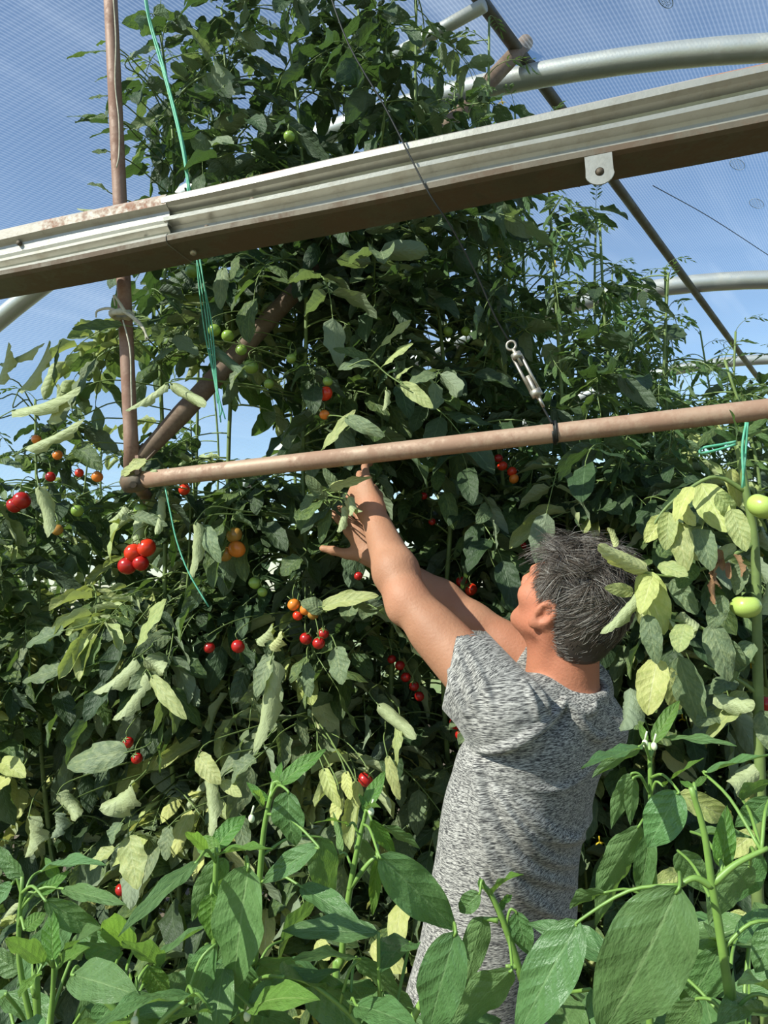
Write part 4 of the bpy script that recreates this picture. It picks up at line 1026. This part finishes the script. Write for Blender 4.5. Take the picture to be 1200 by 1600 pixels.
# fruit
def fruit_meshes(mk):
    mb = MB(); mb.add(*sphere_geo((0, 0, 0), 1, 16, 12, .92)); f = mb.mesh('tomato', [M[mk]]); return f
FM = {k: fruit_meshes(k) for k in ('red', 'dred', 'orange', 'brown', 'green')}
mb = MB(); mb.add(*sphere_geo((0, 0, 0), 1, 24, 16, .80, .04)); FM['green2'] = mb.mesh('tomato', [M['green2']])
mb = MB()
for k in range(5):
    a = k*1.257; d = np.array([math.cos(a), math.sin(a), 0]); e = np.array([-math.sin(a), math.cos(a), 0]); z = np.array([0, 0, 1.])
    mb.add([z*.93+e*.12, z*.93-e*.12, d*.45+z*.95-e*.13, d*.45+z*.95+e*.13, d*.85+z*.72], [(0, 1, 2, 3), (3, 2, 4)])
mb.add(*tube_geo([z*.9, z*1.25+np.array([.1, 0, 0]), z*1.7+np.array([.35, 0, 0])], .07, 6))
CAL = mb.mesh('calyx', [M['stem']])
def fruit(x, y, r, mk, d, par=None):
    P = px(x, y, d); R = r*d/FPX
    q = Matrix.Translation(Vector(P)) @ Matrix.Rotation(random.uniform(-.7, .7), 4, 'X') @ Matrix.Rotation(random.uniform(-.7, .7), 4, 'Y') @ Matrix.Rotation(random.uniform(0, 6), 4, 'Z') @ Matrix.Scale(R, 4)
    o = obj('tomato', FM[mk], par or nearest_plant(P), q); obj('calyx', CAL, o, q); return o
for x, y, r, mk in FRUIT:
    dd = fruit_depth(x, y); o = fruit(x, y, r, mk, dd)
    P = px(x, y, dd); R = r*dd/FPX; rt = o.parent; q = next(p for p in PLANTS if p[0] == rt)
    S = q[1]+(q[2]-q[1])*min(.97, max(.1, (P[2]+.06)/max(q[2][2], .3))); up = P+np.array([0, 0, R*1.5+.01])
    m = up+(S-up)*.35+np.array([0, 0, .02])
    if abs(up[2]-S[2]) < .3: one('fruit_stalk', [tube_geo(smooth_path([P+np.array([0, 0, R*.9]), up, m, S], 4), .0013, 5)], M['stem'], rt)

# hero tomato leaflets picked from the photograph: base px, tip px, width px, material, rolled, offset behind truss
HL = [(590, 545, 643, 500, 34, 'tompale', 0, .06), (598, 572, 646, 537, 24, 'tompale', 0, .06), (618, 592, 646, 572, 16, 'tompale', 0, .06), (627, 597, 677, 638, 30, 'tompale', 0, .05), (580, 570, 528, 578, 34, 'tomgrey', 0, .07), (604, 608, 598, 642, 14, 'tompale', 1, .06), (575, 560, 520, 545, 26, 'tom', 0, .08),
      (503, 703, 556, 640, 28, 'tompale', 0, .06), (540, 652, 602, 682, 30, 'tomgrey', 0, .06), (513, 764, 582, 746, 26, 'tompale', 0, .045), (536, 790, 528, 832, 17, 'tompale', 1, .06), (500, 770, 470, 800, 30, 'tomgrey', 0, .07), (510, 780, 478, 742, 28, 'tomgrey', 0, .07), (515, 795, 500, 850, 26, 'tom', 0, .08), (545, 775, 548, 806, 16, 'tompale', 1, .05), (530, 770, 505, 730, 22, 'tomgrey', 0, .07), (520, 790, 470, 835, 30, 'tomdark', 0, .09), (540, 780, 565, 800, 14, 'tompale', 1, .06),
      (503, 948, 592, 931, 36, 'tompale', 0, .12), (505, 955, 470, 940, 36, 'tomgrey', 0, .13), (470, 870, 440, 900, 52, 'tom', 0, .12),
      (212, 1012, 260, 936, 50, 'tompale', 0, .03), (212, 1028, 146, 1082, 34, 'tompale', 1, .03), (236, 1056, 292, 1124, 32, 'tompale', 0, .03), (226, 1050, 176, 1125, 30, 'tompale', 1, .03), (225, 1030, 255, 1052, 30, 'tompale', 1, .02),
      (424, 1030, 396, 1176, 42, 'tompale', 1, .03), (424, 1020, 400, 1090, 40, 'tomgrey', 0, .05), (420, 1010, 440, 990, 26, 'tomyel', 1, .03), (400, 1000, 425, 975, 24, 'tompale', 1, .04), (480, 1035, 485, 1090, 36, 'tomgrey', 0, .10), (525, 1010, 535, 1070, 52, 'tomgrey', 0, .10),
      (196, 800, 172, 876, 46, 'tompale', 0, .02), (206, 806, 262, 822, 26, 'tomgrey', 0, .02), (195, 790, 170, 815, 24, 'tompale', 1, .02), (306, 815, 298, 905, 24, 'tompale', 1, .03), (318, 820, 345, 880, 36, 'tomgrey', 0, .05), (250, 775, 244, 835, 20, 'tompale', 1, .02),
      (28, 612, 78, 532, 26, 'tompale', 1, .02), (18, 642, 126, 604, 27, 'tompale', 1, .02), (38, 700, 132, 654, 26, 'tompale', 1, .02), (-5, 600, 14, 535, 26, 'tompale', 1, .02), (0, 570, 70, 536, 20, 'tompale', 1, .02), (75, 660, 90, 600, 30, 'tompale', 1, .04), (85, 598, 96, 532, 24, 'tom', 0, .06), (112, 632, 152, 556, 30, 'tom', 0, .06), (60, 760, 75, 840, 26, 'tompale', 1, .02), (120, 700, 160, 735, 40, 'tom', 0, .05),
      (192, 508, 112, 514, 28, 'tom', 0, -.035), (262, 598, 196, 642, 20, 'tompale', 1, -.035), (266, 598, 322, 634, 22, 'tompale', 1, .0), (348, 418, 345, 484, 32, 'tomgrey', 0, .03), (370, 400, 362, 440, 24, 'tom', 0, .05), (240, 570, 275, 545, 30, 'tom', 0, .04), (385, 570, 360, 610, 30, 'tomgrey', 0, .04), (330, 540, 385, 590, 20, 'tom', 1, .04),
      (168, 184, 104, 182, 24, 'tom', 0, .05), (168, 80, 104, 92, 20, 'tom', 0, .06), (168, 150, 138, 155, 16, 'tom', 0, .06), (168, 236, 143, 237, 14, 'tom', 0, .06), (170, 300, 136, 288, 26, 'tomgrey', 0, .05), (168, 326, 120, 326, 14, 'tompale', 1, .04), (168, 120, 148, 128, 14, 'tom', 0, .06), (168, 65, 150, 70, 14, 'tom', 0, .06), (200, 90, 245, 75, 24, 'tomgrey', 0, .06),
      (375, 360, 318, 385, 30, 'tomgrey', 0, .1), (645, 255, 665, 290, 24, 'tomgrey', 0, .1), (230, 720, 190, 745, 30, 'tompale', 0, -.03), (205, 745, 245, 735, 16, 'tompale', 1, -.03),
      (100, 985, 40, 1010, 46, 'tomgrey', 0, .04), (95, 1045, 35, 1065, 50, 'tomgrey', 0, .04), (200, 1175, 105, 1195, 62, 'tomgrey', 0, .0), (90, 1240, 120, 1280, 34, 'tompale', 1, .0), (205, 1225, 155, 1265, 48, 'tompale', 1, -.02), (310, 1180, 345, 1225, 40, 'tompale', 0, -.02), (400, 1185, 362, 1225, 50, 'tomgrey', 0, .0), (325, 1215, 328, 1310, 30, 'tompale', 1, -.02), (345, 1220, 378, 1245, 24, 'tompale', 0, -.02), (45, 1275, 40, 1340, 40, 'tompale', 1, -.02), (85, 1270, 80, 1310, 34, 'tomgrey', 1, -.02), (200, 1305, 215, 1390, 60, 'tompale', 0, -.03), (180, 1325, 140, 1360, 36, 'tompale', 0, -.03), (190, 1285, 175, 1320, 36, 'tomgrey', 0, -.02), (265, 1290, 260, 1345, 44, 'tomgrey', 0, -.02), (590, 1100, 650, 1155, 26, 'tompale', 1, .12), (625, 1130, 620, 1200, 30, 'tompale', 0, .12), (605, 1180, 625, 1250, 26, 'tompale', 0, .10), (20, 1210, -20, 1240, 50, 'tomyel', 0, .0), (0, 1190, 40, 1215, 40, 'tomyel', 0, .0),
      (505, 1200, 532, 1262, 30, 'tomyel', 0, -.10), (540, 1205, 548, 1250, 26, 'tomyel', 0, -.10), (530, 1245, 520, 1290, 26, 'tomyel', 0, -.10), (555, 1220, 560, 1262, 28, 'tomyel', 0, -.08), (580, 1475, 636, 1520, 46, 'tomyel', 0, -.30), (495, 1470, 515, 1500, 30, 'tomyel', 0, -.30)]
HN = nrm(-FW*.75+np.array([-.35, 0, .55]))
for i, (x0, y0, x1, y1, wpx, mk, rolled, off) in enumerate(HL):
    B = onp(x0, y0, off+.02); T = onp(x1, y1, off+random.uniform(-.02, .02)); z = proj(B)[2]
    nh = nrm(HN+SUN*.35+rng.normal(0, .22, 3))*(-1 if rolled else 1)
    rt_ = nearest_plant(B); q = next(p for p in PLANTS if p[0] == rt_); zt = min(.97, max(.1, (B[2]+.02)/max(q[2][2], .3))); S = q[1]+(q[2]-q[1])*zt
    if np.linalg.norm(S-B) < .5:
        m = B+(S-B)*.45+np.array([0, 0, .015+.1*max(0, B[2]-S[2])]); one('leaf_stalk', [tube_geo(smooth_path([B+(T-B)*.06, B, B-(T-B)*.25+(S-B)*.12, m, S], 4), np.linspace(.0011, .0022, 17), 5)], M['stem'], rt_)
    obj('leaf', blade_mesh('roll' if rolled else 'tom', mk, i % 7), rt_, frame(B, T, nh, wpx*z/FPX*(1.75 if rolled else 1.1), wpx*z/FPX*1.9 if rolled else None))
P = smooth_path([onp(540, 575, .07), onp(575, 562, .06), onp(605, 585, .06), onp(640, 608, .055)], 4)
one('leaf_stalk', [tube_geo(P, .0017, 5)], M['stem'], nearest_plant(P[0]))

# ------------------------------------------------------------------ the yellowing plant at the right, nearer than the man
YB = px(1182, 1500, 1.22); YB[2] = 0
yp = root('tomato_plant', YB, 'yellowing tomato plant with large green tomatoes beside the man, right edge', 'plant', 'tomato plants')
pth = smooth_path([YB, px(1190, 1500, 1.22), px(1188, 1250, 1.22), px(1184, 1050, 1.22), px(1180, 860, 1.22), px(1166, 770, 1.22), px(1152, 690, 1.22)], 6)
arms = [[(1168, 770), (1120, 745), (1075, 765), (1035, 800), (1005, 850)], [(1178, 850), (1120, 880), (1060, 900), (1005, 895)], [(1184, 1040), (1130, 1000), (1080, 975), (1020, 965)], [(1186, 1085), (1150, 1060), (1100, 1040)], [(1160, 720), (1145, 690), (1120, 668)], [(1158, 700), (1175, 680), (1200, 670)]]
geos = [tube_geo(pth, np.linspace(.011, .0055, len(pth)), 9)]
for a in arms:
    P = smooth_path([px(x, y, 1.22) for x, y in a], 4); geos.append(tube_geo(P, np.linspace(.0042, .0018, len(P)), 6))
one('stem', geos, M['stem'], yp)
YL = [(1095, 755, 1135, 832, 62, 'tomyel', 0), (1055, 785, 1087, 822, 36, 'tomyel', 0), (1143, 795, 1166, 862, 42, 'tompale', 0), (1140, 732, 1156, 792, 30, 'tomyel', 0), (1092, 826, 1112, 892, 46, 'tomgrey', 0), (1060, 815, 1072, 895, 46, 'tompale', 0), (1040, 806, 1008, 848, 38, 'tomyel', 0), (1012, 892, 934, 852, 34, 'tomyel', 1), (962, 855, 950, 824, 14, 'tomyel', 1), (1005, 892, 1038, 992, 62, 'tomyel', 0), (990, 925, 944, 918, 28, 'tompale', 0), (1000, 925, 938, 990, 28, 'tompale', 1), (1012, 960, 1026, 1038, 42, 'tomgrey', 0), (1028, 1030, 1012, 1118, 62, 'tomyel', 0), (1060, 1025, 1096, 1140, 64, 'tomgrey', 0), (1045, 968, 1090, 975, 38, 'tompale', 1), (1070, 975, 1060, 1020, 44, 'tompale', 0), (1110, 975, 1140, 1065, 56, 'tomgrey', 0), (1178, 1005, 1140, 1065, 50, 'tomgrey', 0), (985, 1075, 972, 1142, 44, 'tomgrey', 1), (1115, 1085, 1180, 1100, 34, 'tompale', 1), (1125, 1110, 1090, 1135, 44, 'tomgrey', 0), (1030, 870, 1060, 840, 36, 'tom', 0), (1085, 880, 1060, 920, 40, 'tom', 0), (1120, 668, 1090, 700, 20, 'tom', 0), (1150, 690, 1115, 672, 18, 'wisp', 0), (1160, 680, 1200, 655, 20, 'wisp', 0), (1150, 695, 1140, 640, 16, 'wisp', 0), (1165, 1080, 1100, 1160, 50, 'tompale', 0), (1190, 1110, 1215, 1180, 50, 'tomgrey', 0), (1185, 960, 1215, 900, 30, 'tompale', 1), (1190, 830, 1215, 860, 34, 'tomgrey', 1), (1060, 1240, 1145, 1282, 50, 'tomyel', 0), (1150, 1225, 1200, 1265, 36, 'tomyel', 0), (1065, 1365, 1015, 1388, 40, 'tomyel', 0), (1165, 1425, 1140, 1465, 42, 'tomyel', 0), (1190, 1200, 1150, 1240, 40, 'tompale', 1), (1080, 760, 1055, 815, 34, 'tomyel', 0), (1120, 770, 1150, 815, 40, 'tompale', 0), (1045, 800, 1040, 860, 40, 'tompale', 0), (1075, 870, 1105, 830, 34, 'tomyel', 1), (1110, 870, 1150, 850, 30, 'tompale', 1), (1020, 900, 1000, 960, 40, 'tomyel', 0), (1030, 880, 1075, 900, 36, 'tompale', 0), (1050, 905, 1090, 960, 40, 'tomgrey', 0), (1090, 985, 1060, 960, 34, 'tompale', 1), (1130, 1000, 1160, 1050, 44, 'tomgrey', 0), (1150, 1060, 1105, 1085, 40, 'tomgrey', 0), (1040, 1040, 1060, 1110, 44, 'tompale', 0), (1160, 880, 1150, 930, 34, 'tomgrey', 0), (1130, 930, 1110, 985, 40, 'tomgrey', 0), (1180, 1300, 1130, 1340, 40, 'tomyel', 0)]
for i, (x0, y0, x1, y1, wpx, mk, rolled) in enumerate(YL):
    d0 = 1.22+random.uniform(-.04, .03); B = px(x0, y0, d0); T = px(x1, y1, d0+random.uniform(-.05, .03))
    nh = nrm(SUN*.8-FW*.55+rng.normal(0, .2, 3))*(-1 if rolled else 1)
    obj('leaf', blade_mesh('roll' if rolled else 'tom', mk, (i*3) % 7), yp, frame(B, T, nh, wpx*d0/FPX*(1.7 if rolled else 1.1), wpx*d0/FPX*1.8 if rolled else None))
fruit(1192, 791, 24, 'green2', 1.19, yp); fruit(1166, 947, 23, 'green2', 1.185, yp); fruit(1196, 1100, 12, 'dred', 1.26, yp)
for k, (x0, y0, x1, y1, wp_) in enumerate([(1122, 858, 1130, 892, 14), (1130, 872, 1112, 905, 15), (1120, 895, 1118, 945, 14), (1146, 866, 1158, 902, 15), (1135, 880, 1140, 905, 12), (1112, 890, 1128, 920, 12)]):
    obj('withered_leaf', blade_mesh('roll', 'dead', k % 5), yp, frame(px(x0, y0, 1.185), px(x1, y1, 1.175), nrm(SUN+rng.normal(0, .6, 3)), wp_*1.6*1.18/FPX))
tw = [[px(x, y, 1.20) for x, y in a] for a in ([(1166, 660), (1160, 700), (1163, 760)], [(1168, 660), (1165, 705), (1160, 762)], [(1150, 690), (1125, 695), (1098, 700), (1095, 708), (1120, 703), (1150, 694)])]
tag(one('green_twine', [tube_geo(smooth_path(a, 4), .0022, 5) for a in tw], M['twine']), 'green twine tied around the top of the yellowing plant at the right', 'twine')

# ------------------------------------------------------------------ pepper plants in the foreground
PEP = [  # label, depth, stem pixel paths (first one is the main stem, bottom first)
    ('pepper plant with the tall flowering tip in the lower middle-left, above the large drooping leaf', .98, [[(385, 1640), (398, 1500), (404, 1400), (412, 1300), (425, 1235)]]),
    ('pepper plant with a long bare stem just left of the man\'s shirt', 1.02, [[(530, 1640), (534, 1500), (545, 1400), (562, 1310), (574, 1262)], [(545, 1390), (575, 1350), (592, 1336)]]),
    ('bushy pepper plant holding the widest drooping leaf, lower left of centre', .86, [[(330, 1640), (335, 1500), (336, 1400), (338, 1335)], [(335, 1450), (370, 1390), (388, 1352)]]),
    ('low pepper plant with many young upright leaves in the bottom left corner', .90, [[(60, 1640), (55, 1560), (50, 1540)], [(75, 1640), (82, 1560), (84, 1500)], [(60, 1640), (30, 1500), (35, 1370)]]),
    ('pepper plant with broad leaves at the bottom edge, left of centre', .78, [[(215, 1680), (200, 1600), (112, 1520)], [(215, 1680), (250, 1600), (300, 1556)]]),
    ('slender pepper shoot standing in front of the grey T-shirt', .95, [[(835, 1650), (815, 1530), (790, 1450), (768, 1400), (752, 1380)], [(778, 1438), (755, 1435)], [(808, 1510), (790, 1510)]]),
    ('pepper plant with the biggest leaf, right of the man\'s waist', .76, [[(1155, 1680), (1140, 1560), (1122, 1440), (1112, 1380), (1100, 1300), (1080, 1230)], [(1112, 1385), (1085, 1372), (1060, 1385)], [(1115, 1380), (1150, 1350), (1200, 1325)]]),
    ('pepper plant rising beside the man\'s back, with pointed side leaves', 1.0, [[(1020, 1680), (1025, 1450), (1018, 1300), (1015, 1160)]]),
    ('pepper plant at the bottom edge below the holed leaf', .85, [[(600, 1700), (640, 1600), (700, 1500), (712, 1455)], [(600, 1700), (560, 1600), (480, 1530)]]),
]
PR_ = []
for label, d, paths in PEP:
    B = px(paths[0][0][0], paths[0][0][1], d); B[2] = 0
    r_ = root('pepper_plant', B, label, 'plant', 'pepper plants in the foreground'); geos = []
    for k, p in enumerate(paths):
        P = [px(x, y, d) for x, y in p]
        if k == 0: P = [B]+P
        P = smooth_path(P, 5); geos.append(tube_geo(P, np.linspace(.0062, .0030, len(P)) if k == 0 else np.linspace(.0042, .0024, len(P)), 8))
    PR_.append([r_, d, paths, geos])
PL = [  # plant, base, tip, width, depth offset, material, facing (0 camera, 1 up, 2 edge/under)
    (2, 388, 1352, 363, 1552, 128, -.06, 'pep', 0), (0, 450, 1236, 462, 1322, 78, -.04, 'pep', 0), (0, 497, 1322, 410, 1380, 46, -.08, 'pep', 0), (0, 500, 1308, 516, 1415, 66, .03, 'pep', 2), (0, 470, 1385, 570, 1456, 50, -.04, 'pep', 1), (2, 335, 1328, 384, 1274, 46, .02, 'pepnew', 0), (2, 340, 1334, 426, 1326, 30, -.02, 'pepnew', 1), (2, 310, 1344, 184, 1464, 44, -.06, 'pep', 1), (2, 350, 1340, 300, 1440, 60, .0, 'pep', 2), (2, 330, 1395, 330, 1470, 52, -.02, 'pepnew', 0), (2, 345, 1330, 305, 1312, 40, .0, 'pepnew', 0), (2, 325, 1330, 290, 1300, 24, .0, 'pepnew', 1),
    (3, 95, 1388, 198, 1414, 34, .0, 'pep', 1), (3, 62, 1362, 166, 1352, 40, .04, 'pep', 1), (3, 36, 1372, 0, 1322, 40, .0, 'pep', 0), (3, 82, 1502, 82, 1420, 44, -.05, 'pepnew', 0), (3, 68, 1505, 8, 1466, 44, -.05, 'pep', 1), (3, 70, 1406, 166, 1462, 52, -.04, 'pep', 0), (3, 38, 1452, 72, 1426, 34, -.03, 'pepnew', 0), (3, 35, 1440, 45, 1400, 34, .0, 'pepnew', 0), (3, 95, 1375, 70, 1340, 30, .02, 'pepnew', 0), (3, 60, 1400, 110, 1360, 26, .0, 'pepnew', 0), (3, 20, 1380, -10, 1420, 36, .0, 'pep', 0), (3, 100, 1500, 160, 1450, 40, .0, 'pep', 1), (3, 90, 1510, 140, 1480, 36, -.03, 'pepnew', 1), (3, 60, 1520, 30, 1560, 34, -.02, 'pepnew', 1), (3, 30, 1520, -20, 1480, 50, .0, 'pep', 0),
    (4, 112, 1522, 218, 1556, 78, -.02, 'pep', 1), (4, 302, 1556, 142, 1612, 96, -.06, 'pep', 1), (4, 336, 1476, 298, 1572, 66, .02, 'pep', 0), (4, 230, 1510, 262, 1560, 50, .03, 'pepnew', 0), (4, 190, 1490, 120, 1460, 60, .08, 'pep', 0), (4, 210, 1480, 160, 1440, 52, .10, 'pepnew', 1), (4, 250, 1510, 190, 1470, 56, .06, 'pep', 1), (4, 330, 1580, 260, 1600, 50, .0, 'pep', 1), (4, 200, 1600, 100, 1610, 70, .0, 'pep', 1), (4, 180, 1560, 140, 1620, 56, .04, 'pep', 0),
    (2, 392, 1574, 500, 1562, 60, -.05, 'pepnew', 1), (8, 562, 1500, 454, 1502, 42, .0, 'pep', 1), (8, 480, 1528, 566, 1612, 88, .02, 'pep', 0), (2, 400, 1500, 470, 1570, 90, .12, 'pep', 2), (2, 370, 1500, 420, 1590, 70, .08, 'pep', 0), (2, 345, 1590, 300, 1500, 60, .05, 'pepnew', 2), (0, 440, 1470, 500, 1400, 60, .05, 'pep', 2), (0, 400, 1430, 340, 1500, 50, .1, 'pep', 0),
    (1, 592, 1336, 714, 1454, 92, -.10, 'pep', 0), (8, 712, 1455, 668, 1618, 98, -.04, 'pep', 0), (5, 755, 1432, 726, 1545, 56, .0, 'pep', 2), (5, 800, 1513, 700, 1618, 92, -.08, 'pep', 2), (5, 750, 1395, 718, 1425, 40, -.01, 'pep', 0), (5, 766, 1400, 818, 1366, 20, .0, 'pepnew', 1), (5, 806, 1424, 826, 1492, 50, .0, 'pep', 0), (5, 752, 1390, 750, 1370, 12, .0, 'pepnew', 0), (5, 785, 1410, 800, 1398, 14, .0, 'pepnew', 0), (5, 780, 1425, 790, 1402, 14, .0, 'pepnew', 0),
    (6, 906, 1438, 806, 1622, 104, .02, 'pep', 0), (6, 1062, 1384, 938, 1620, 172, -.06, 'pep', 0), (7, 1002, 1165, 908, 1200, 46, -.06, 'pep', 1), (7, 1000, 1168, 925, 1215, 44, -.02, 'pep', 2), (7, 1020, 1162, 1062, 1094, 32, .0, 'pepnew', 0), (7, 1010, 1160, 1000, 1130, 16, .0, 'pepnew', 0), (7, 1040, 1152, 1152, 1166, 32, .02, 'pep', 1), (6, 1100, 1208, 1210, 1178, 36, .10, 'pep', 1), (7, 1036, 1228, 1100, 1184, 28, -.02, 'pepnew', 1), (7, 1060, 1236, 1012, 1324, 80, -.08, 'pep', 0), (7, 988, 1208, 955, 1295, 40, .0, 'pep', 2), (7, 1000, 1288, 930, 1405, 66, -.02, 'pep', 2), (7, 948, 1394, 890, 1420, 54, .0, 'pep', 2), (7, 1015, 1300, 1000, 1405, 46, -.02, 'pep', 0), (7, 985, 1330, 930, 1450, 60, .02, 'pep', 2), (7, 990, 1215, 985, 1290, 30, -.02, 'pep', 2), (7, 1005, 1420, 940, 1500, 60, .05, 'pep', 0),
    (6, 1205, 1245, 1148, 1292, 44, .05, 'pep', 0), (6, 1128, 1358, 1136, 1258, 44, .02, 'pepnew', 0), (6, 1172, 1350, 1108, 1445, 90, .05, 'pep', 2), (6, 1130, 1480, 1058, 1590, 80, .08, 'pep', 0), (6, 1220, 1440, 1180, 1520, 62, .0, 'pep', 0), (6, 1215, 1562, 1152, 1538, 54, -.02, 'pep', 1), (6, 1080, 1300, 1180, 1310, 34, .12, 'pep', 1), (6, 1060, 1330, 1110, 1400, 60, .12, 'pep', 2), (6, 1185, 1330, 1150, 1410, 60, .06, 'pep', 0), (6, 1085, 1232, 1062, 1220, 14, .02, 'pepnew', 0), (6, 1085, 1230, 1105, 1212, 14, .02, 'pepnew', 0), (6, 1160, 1250, 1210, 1220, 40, .1, 'pep', 1), (6, 1090, 1560, 1040, 1620, 60, .03, 'pep', 0), (6, 1180, 1560, 1120, 1610, 60, .03, 'pep', 1), (6, 1020, 1500, 1060, 1600, 60, .1, 'pep', 0), (6, 1150, 1470, 1210, 1420, 50, .06, 'pep', 0),
    (8, 556, 1570, 654, 1608, 66, -.03, 'pep', 1), (8, 556, 1496, 624, 1562, 66, .04, 'pep', 2), (8, 600, 1540, 650, 1600, 60, .08, 'pep', 0), (8, 620, 1560, 560, 1600, 60, .08, 'pep', 0),
    (0, 436, 1226, 510, 1170, 36, .0, 'pepnew', 0), (0, 430, 1228, 440, 1190, 20, .02, 'pepnew', 0), (0, 420, 1250, 385, 1222, 20, .0, 'pepnew', 0), (0, 410, 1262, 395, 1235, 18, .0, 'pepnew', 1), (0, 440, 1225, 420, 1205, 14, .0, 'pepnew', 0), (1, 568, 1268, 602, 1204, 32, .0, 'pepnew', 0), (1, 580, 1280, 618, 1335, 32, -.02, 'pepnew', 0), (1, 590, 1340, 582, 1432, 26, -.02, 'pepnew', 0), (1, 545, 1290, 490, 1286, 16, .0, 'pepnew', 1), (1, 532, 1335, 520, 1268, 22, .02, 'pepnew', 2), (1, 600, 1290, 656, 1326, 42, .06, 'pep', 2), (1, 575, 1262, 560, 1240, 12, .0, 'pepnew', 0), (1, 572, 1265, 595, 1262, 12, .0, 'pepnew', 1), (1, 560, 1310, 590, 1380, 40, .04, 'pep', 2)]
def pep_leaf(rec, x0, y0, x1, y1, wpx, d0, mk, face, i):
    B = px(x0, y0, d0); tilt = {0: .02, 1: -.10, 2: .03}[face]
    T = px(x1, y1, d0+tilt+random.uniform(-.02, .02))
    nh = {0: -FW*.85+np.array([-.25, 0, .40]), 1: np.array([-.1, -.45, .9]), 2: FW*.75+np.array([.1, 0, .45])}[face]
    nh = nrm(nh+rng.normal(0, .12, 3))
    obj('leaf', blade_mesh('pep', mk, i % 9), rec[0], frame(B, T, nh, wpx*d0/FPX*1.08))
    # petiole back to the nearest stem point
    best = None
    for p in rec[2]:
        S = smooth_path([px(a, b, rec[1]) for a, b in p], 5)
        k = np.argmin(np.linalg.norm(S-B, axis=1)); dd = np.linalg.norm(S[k]-B)
        if best is None or dd < best[0]: best = (dd, S[max(0, k-1)])
    if best[0] > .012:
        m = (best[1]+B)/2+np.array([0, 0, .012]); rec[3].append(tube_geo(smooth_path([best[1], m, B, B+(T-B)*.05], 4), np.linspace(.0021, .0014, 13), 6))
for i, (pi, x0, y0, x1, y1, wpx, do, mk, face) in enumerate(PL):
    pep_leaf(PR_[pi], x0, y0, x1, y1, wpx, PR_[pi][1]+do, mk, face, i)
# low filler foliage, below and behind the picked leaves
n_ = 0
while n_ < 150:
    x = random.uniform(-60, 1260); y = random.uniform(1440, 1900); d = random.uniform(.80, 1.12)
    if 655 < x < 890 and y < 1600: continue
    if x < 600 and y < 1500 and random.random() < .5: continue
    a = random.uniform(0, 6.28); l = random.uniform(80, 140)
    pi = min(range(len(PR_)), key=lambda k: abs(PR_[k][2][0][0][0]-x)); B = px(x, y, d)
    if B[2] < .1 or any(seg_d(B, c0, c1)[0] < r+.10 for c0, c1, r in CAPS): continue
    rec = PR_[pi]; T = B+np.array([math.cos(a)*.11, math.sin(a)*.11, random.uniform(-.09, .03)])
    obj('leaf', blade_mesh('pep', 'pep', n_ % 9), rec[0], frame(B, T, nrm(np.array([random.uniform(-.4, .4), random.uniform(-.6, .2), 1.])), random.uniform(.045, .075)))
    S = np.array([rec[0].matrix_basis.translation[0], rec[0].matrix_basis.translation[1], max(.05, B[2]-.12)])
    rec[3].append(tube_geo(smooth_path([S, (S+B)/2+np.array([0, 0, .01]), B], 4), .0022, 5)); n_ += 1
for (pi, x, y) in [(0, 393, 1279), (2, 386, 1588), (4, 210, 1596), (7, 1008, 1162), (7, 1022, 1166), (1, 580, 1268)]:
    P = px(x, y, PR_[pi][1]-.02); one('flower_bud', [sphere_geo(P, .0042, 10, 8, .0055), tube_geo([P+np.array([0, 0, .005]), P+np.array([.004, 0, .016])], .0013, 5)], M['bud'], PR_[pi][0])
for r_, d, paths, geos in PR_: one('stem', geos, M['pstem'], r_)
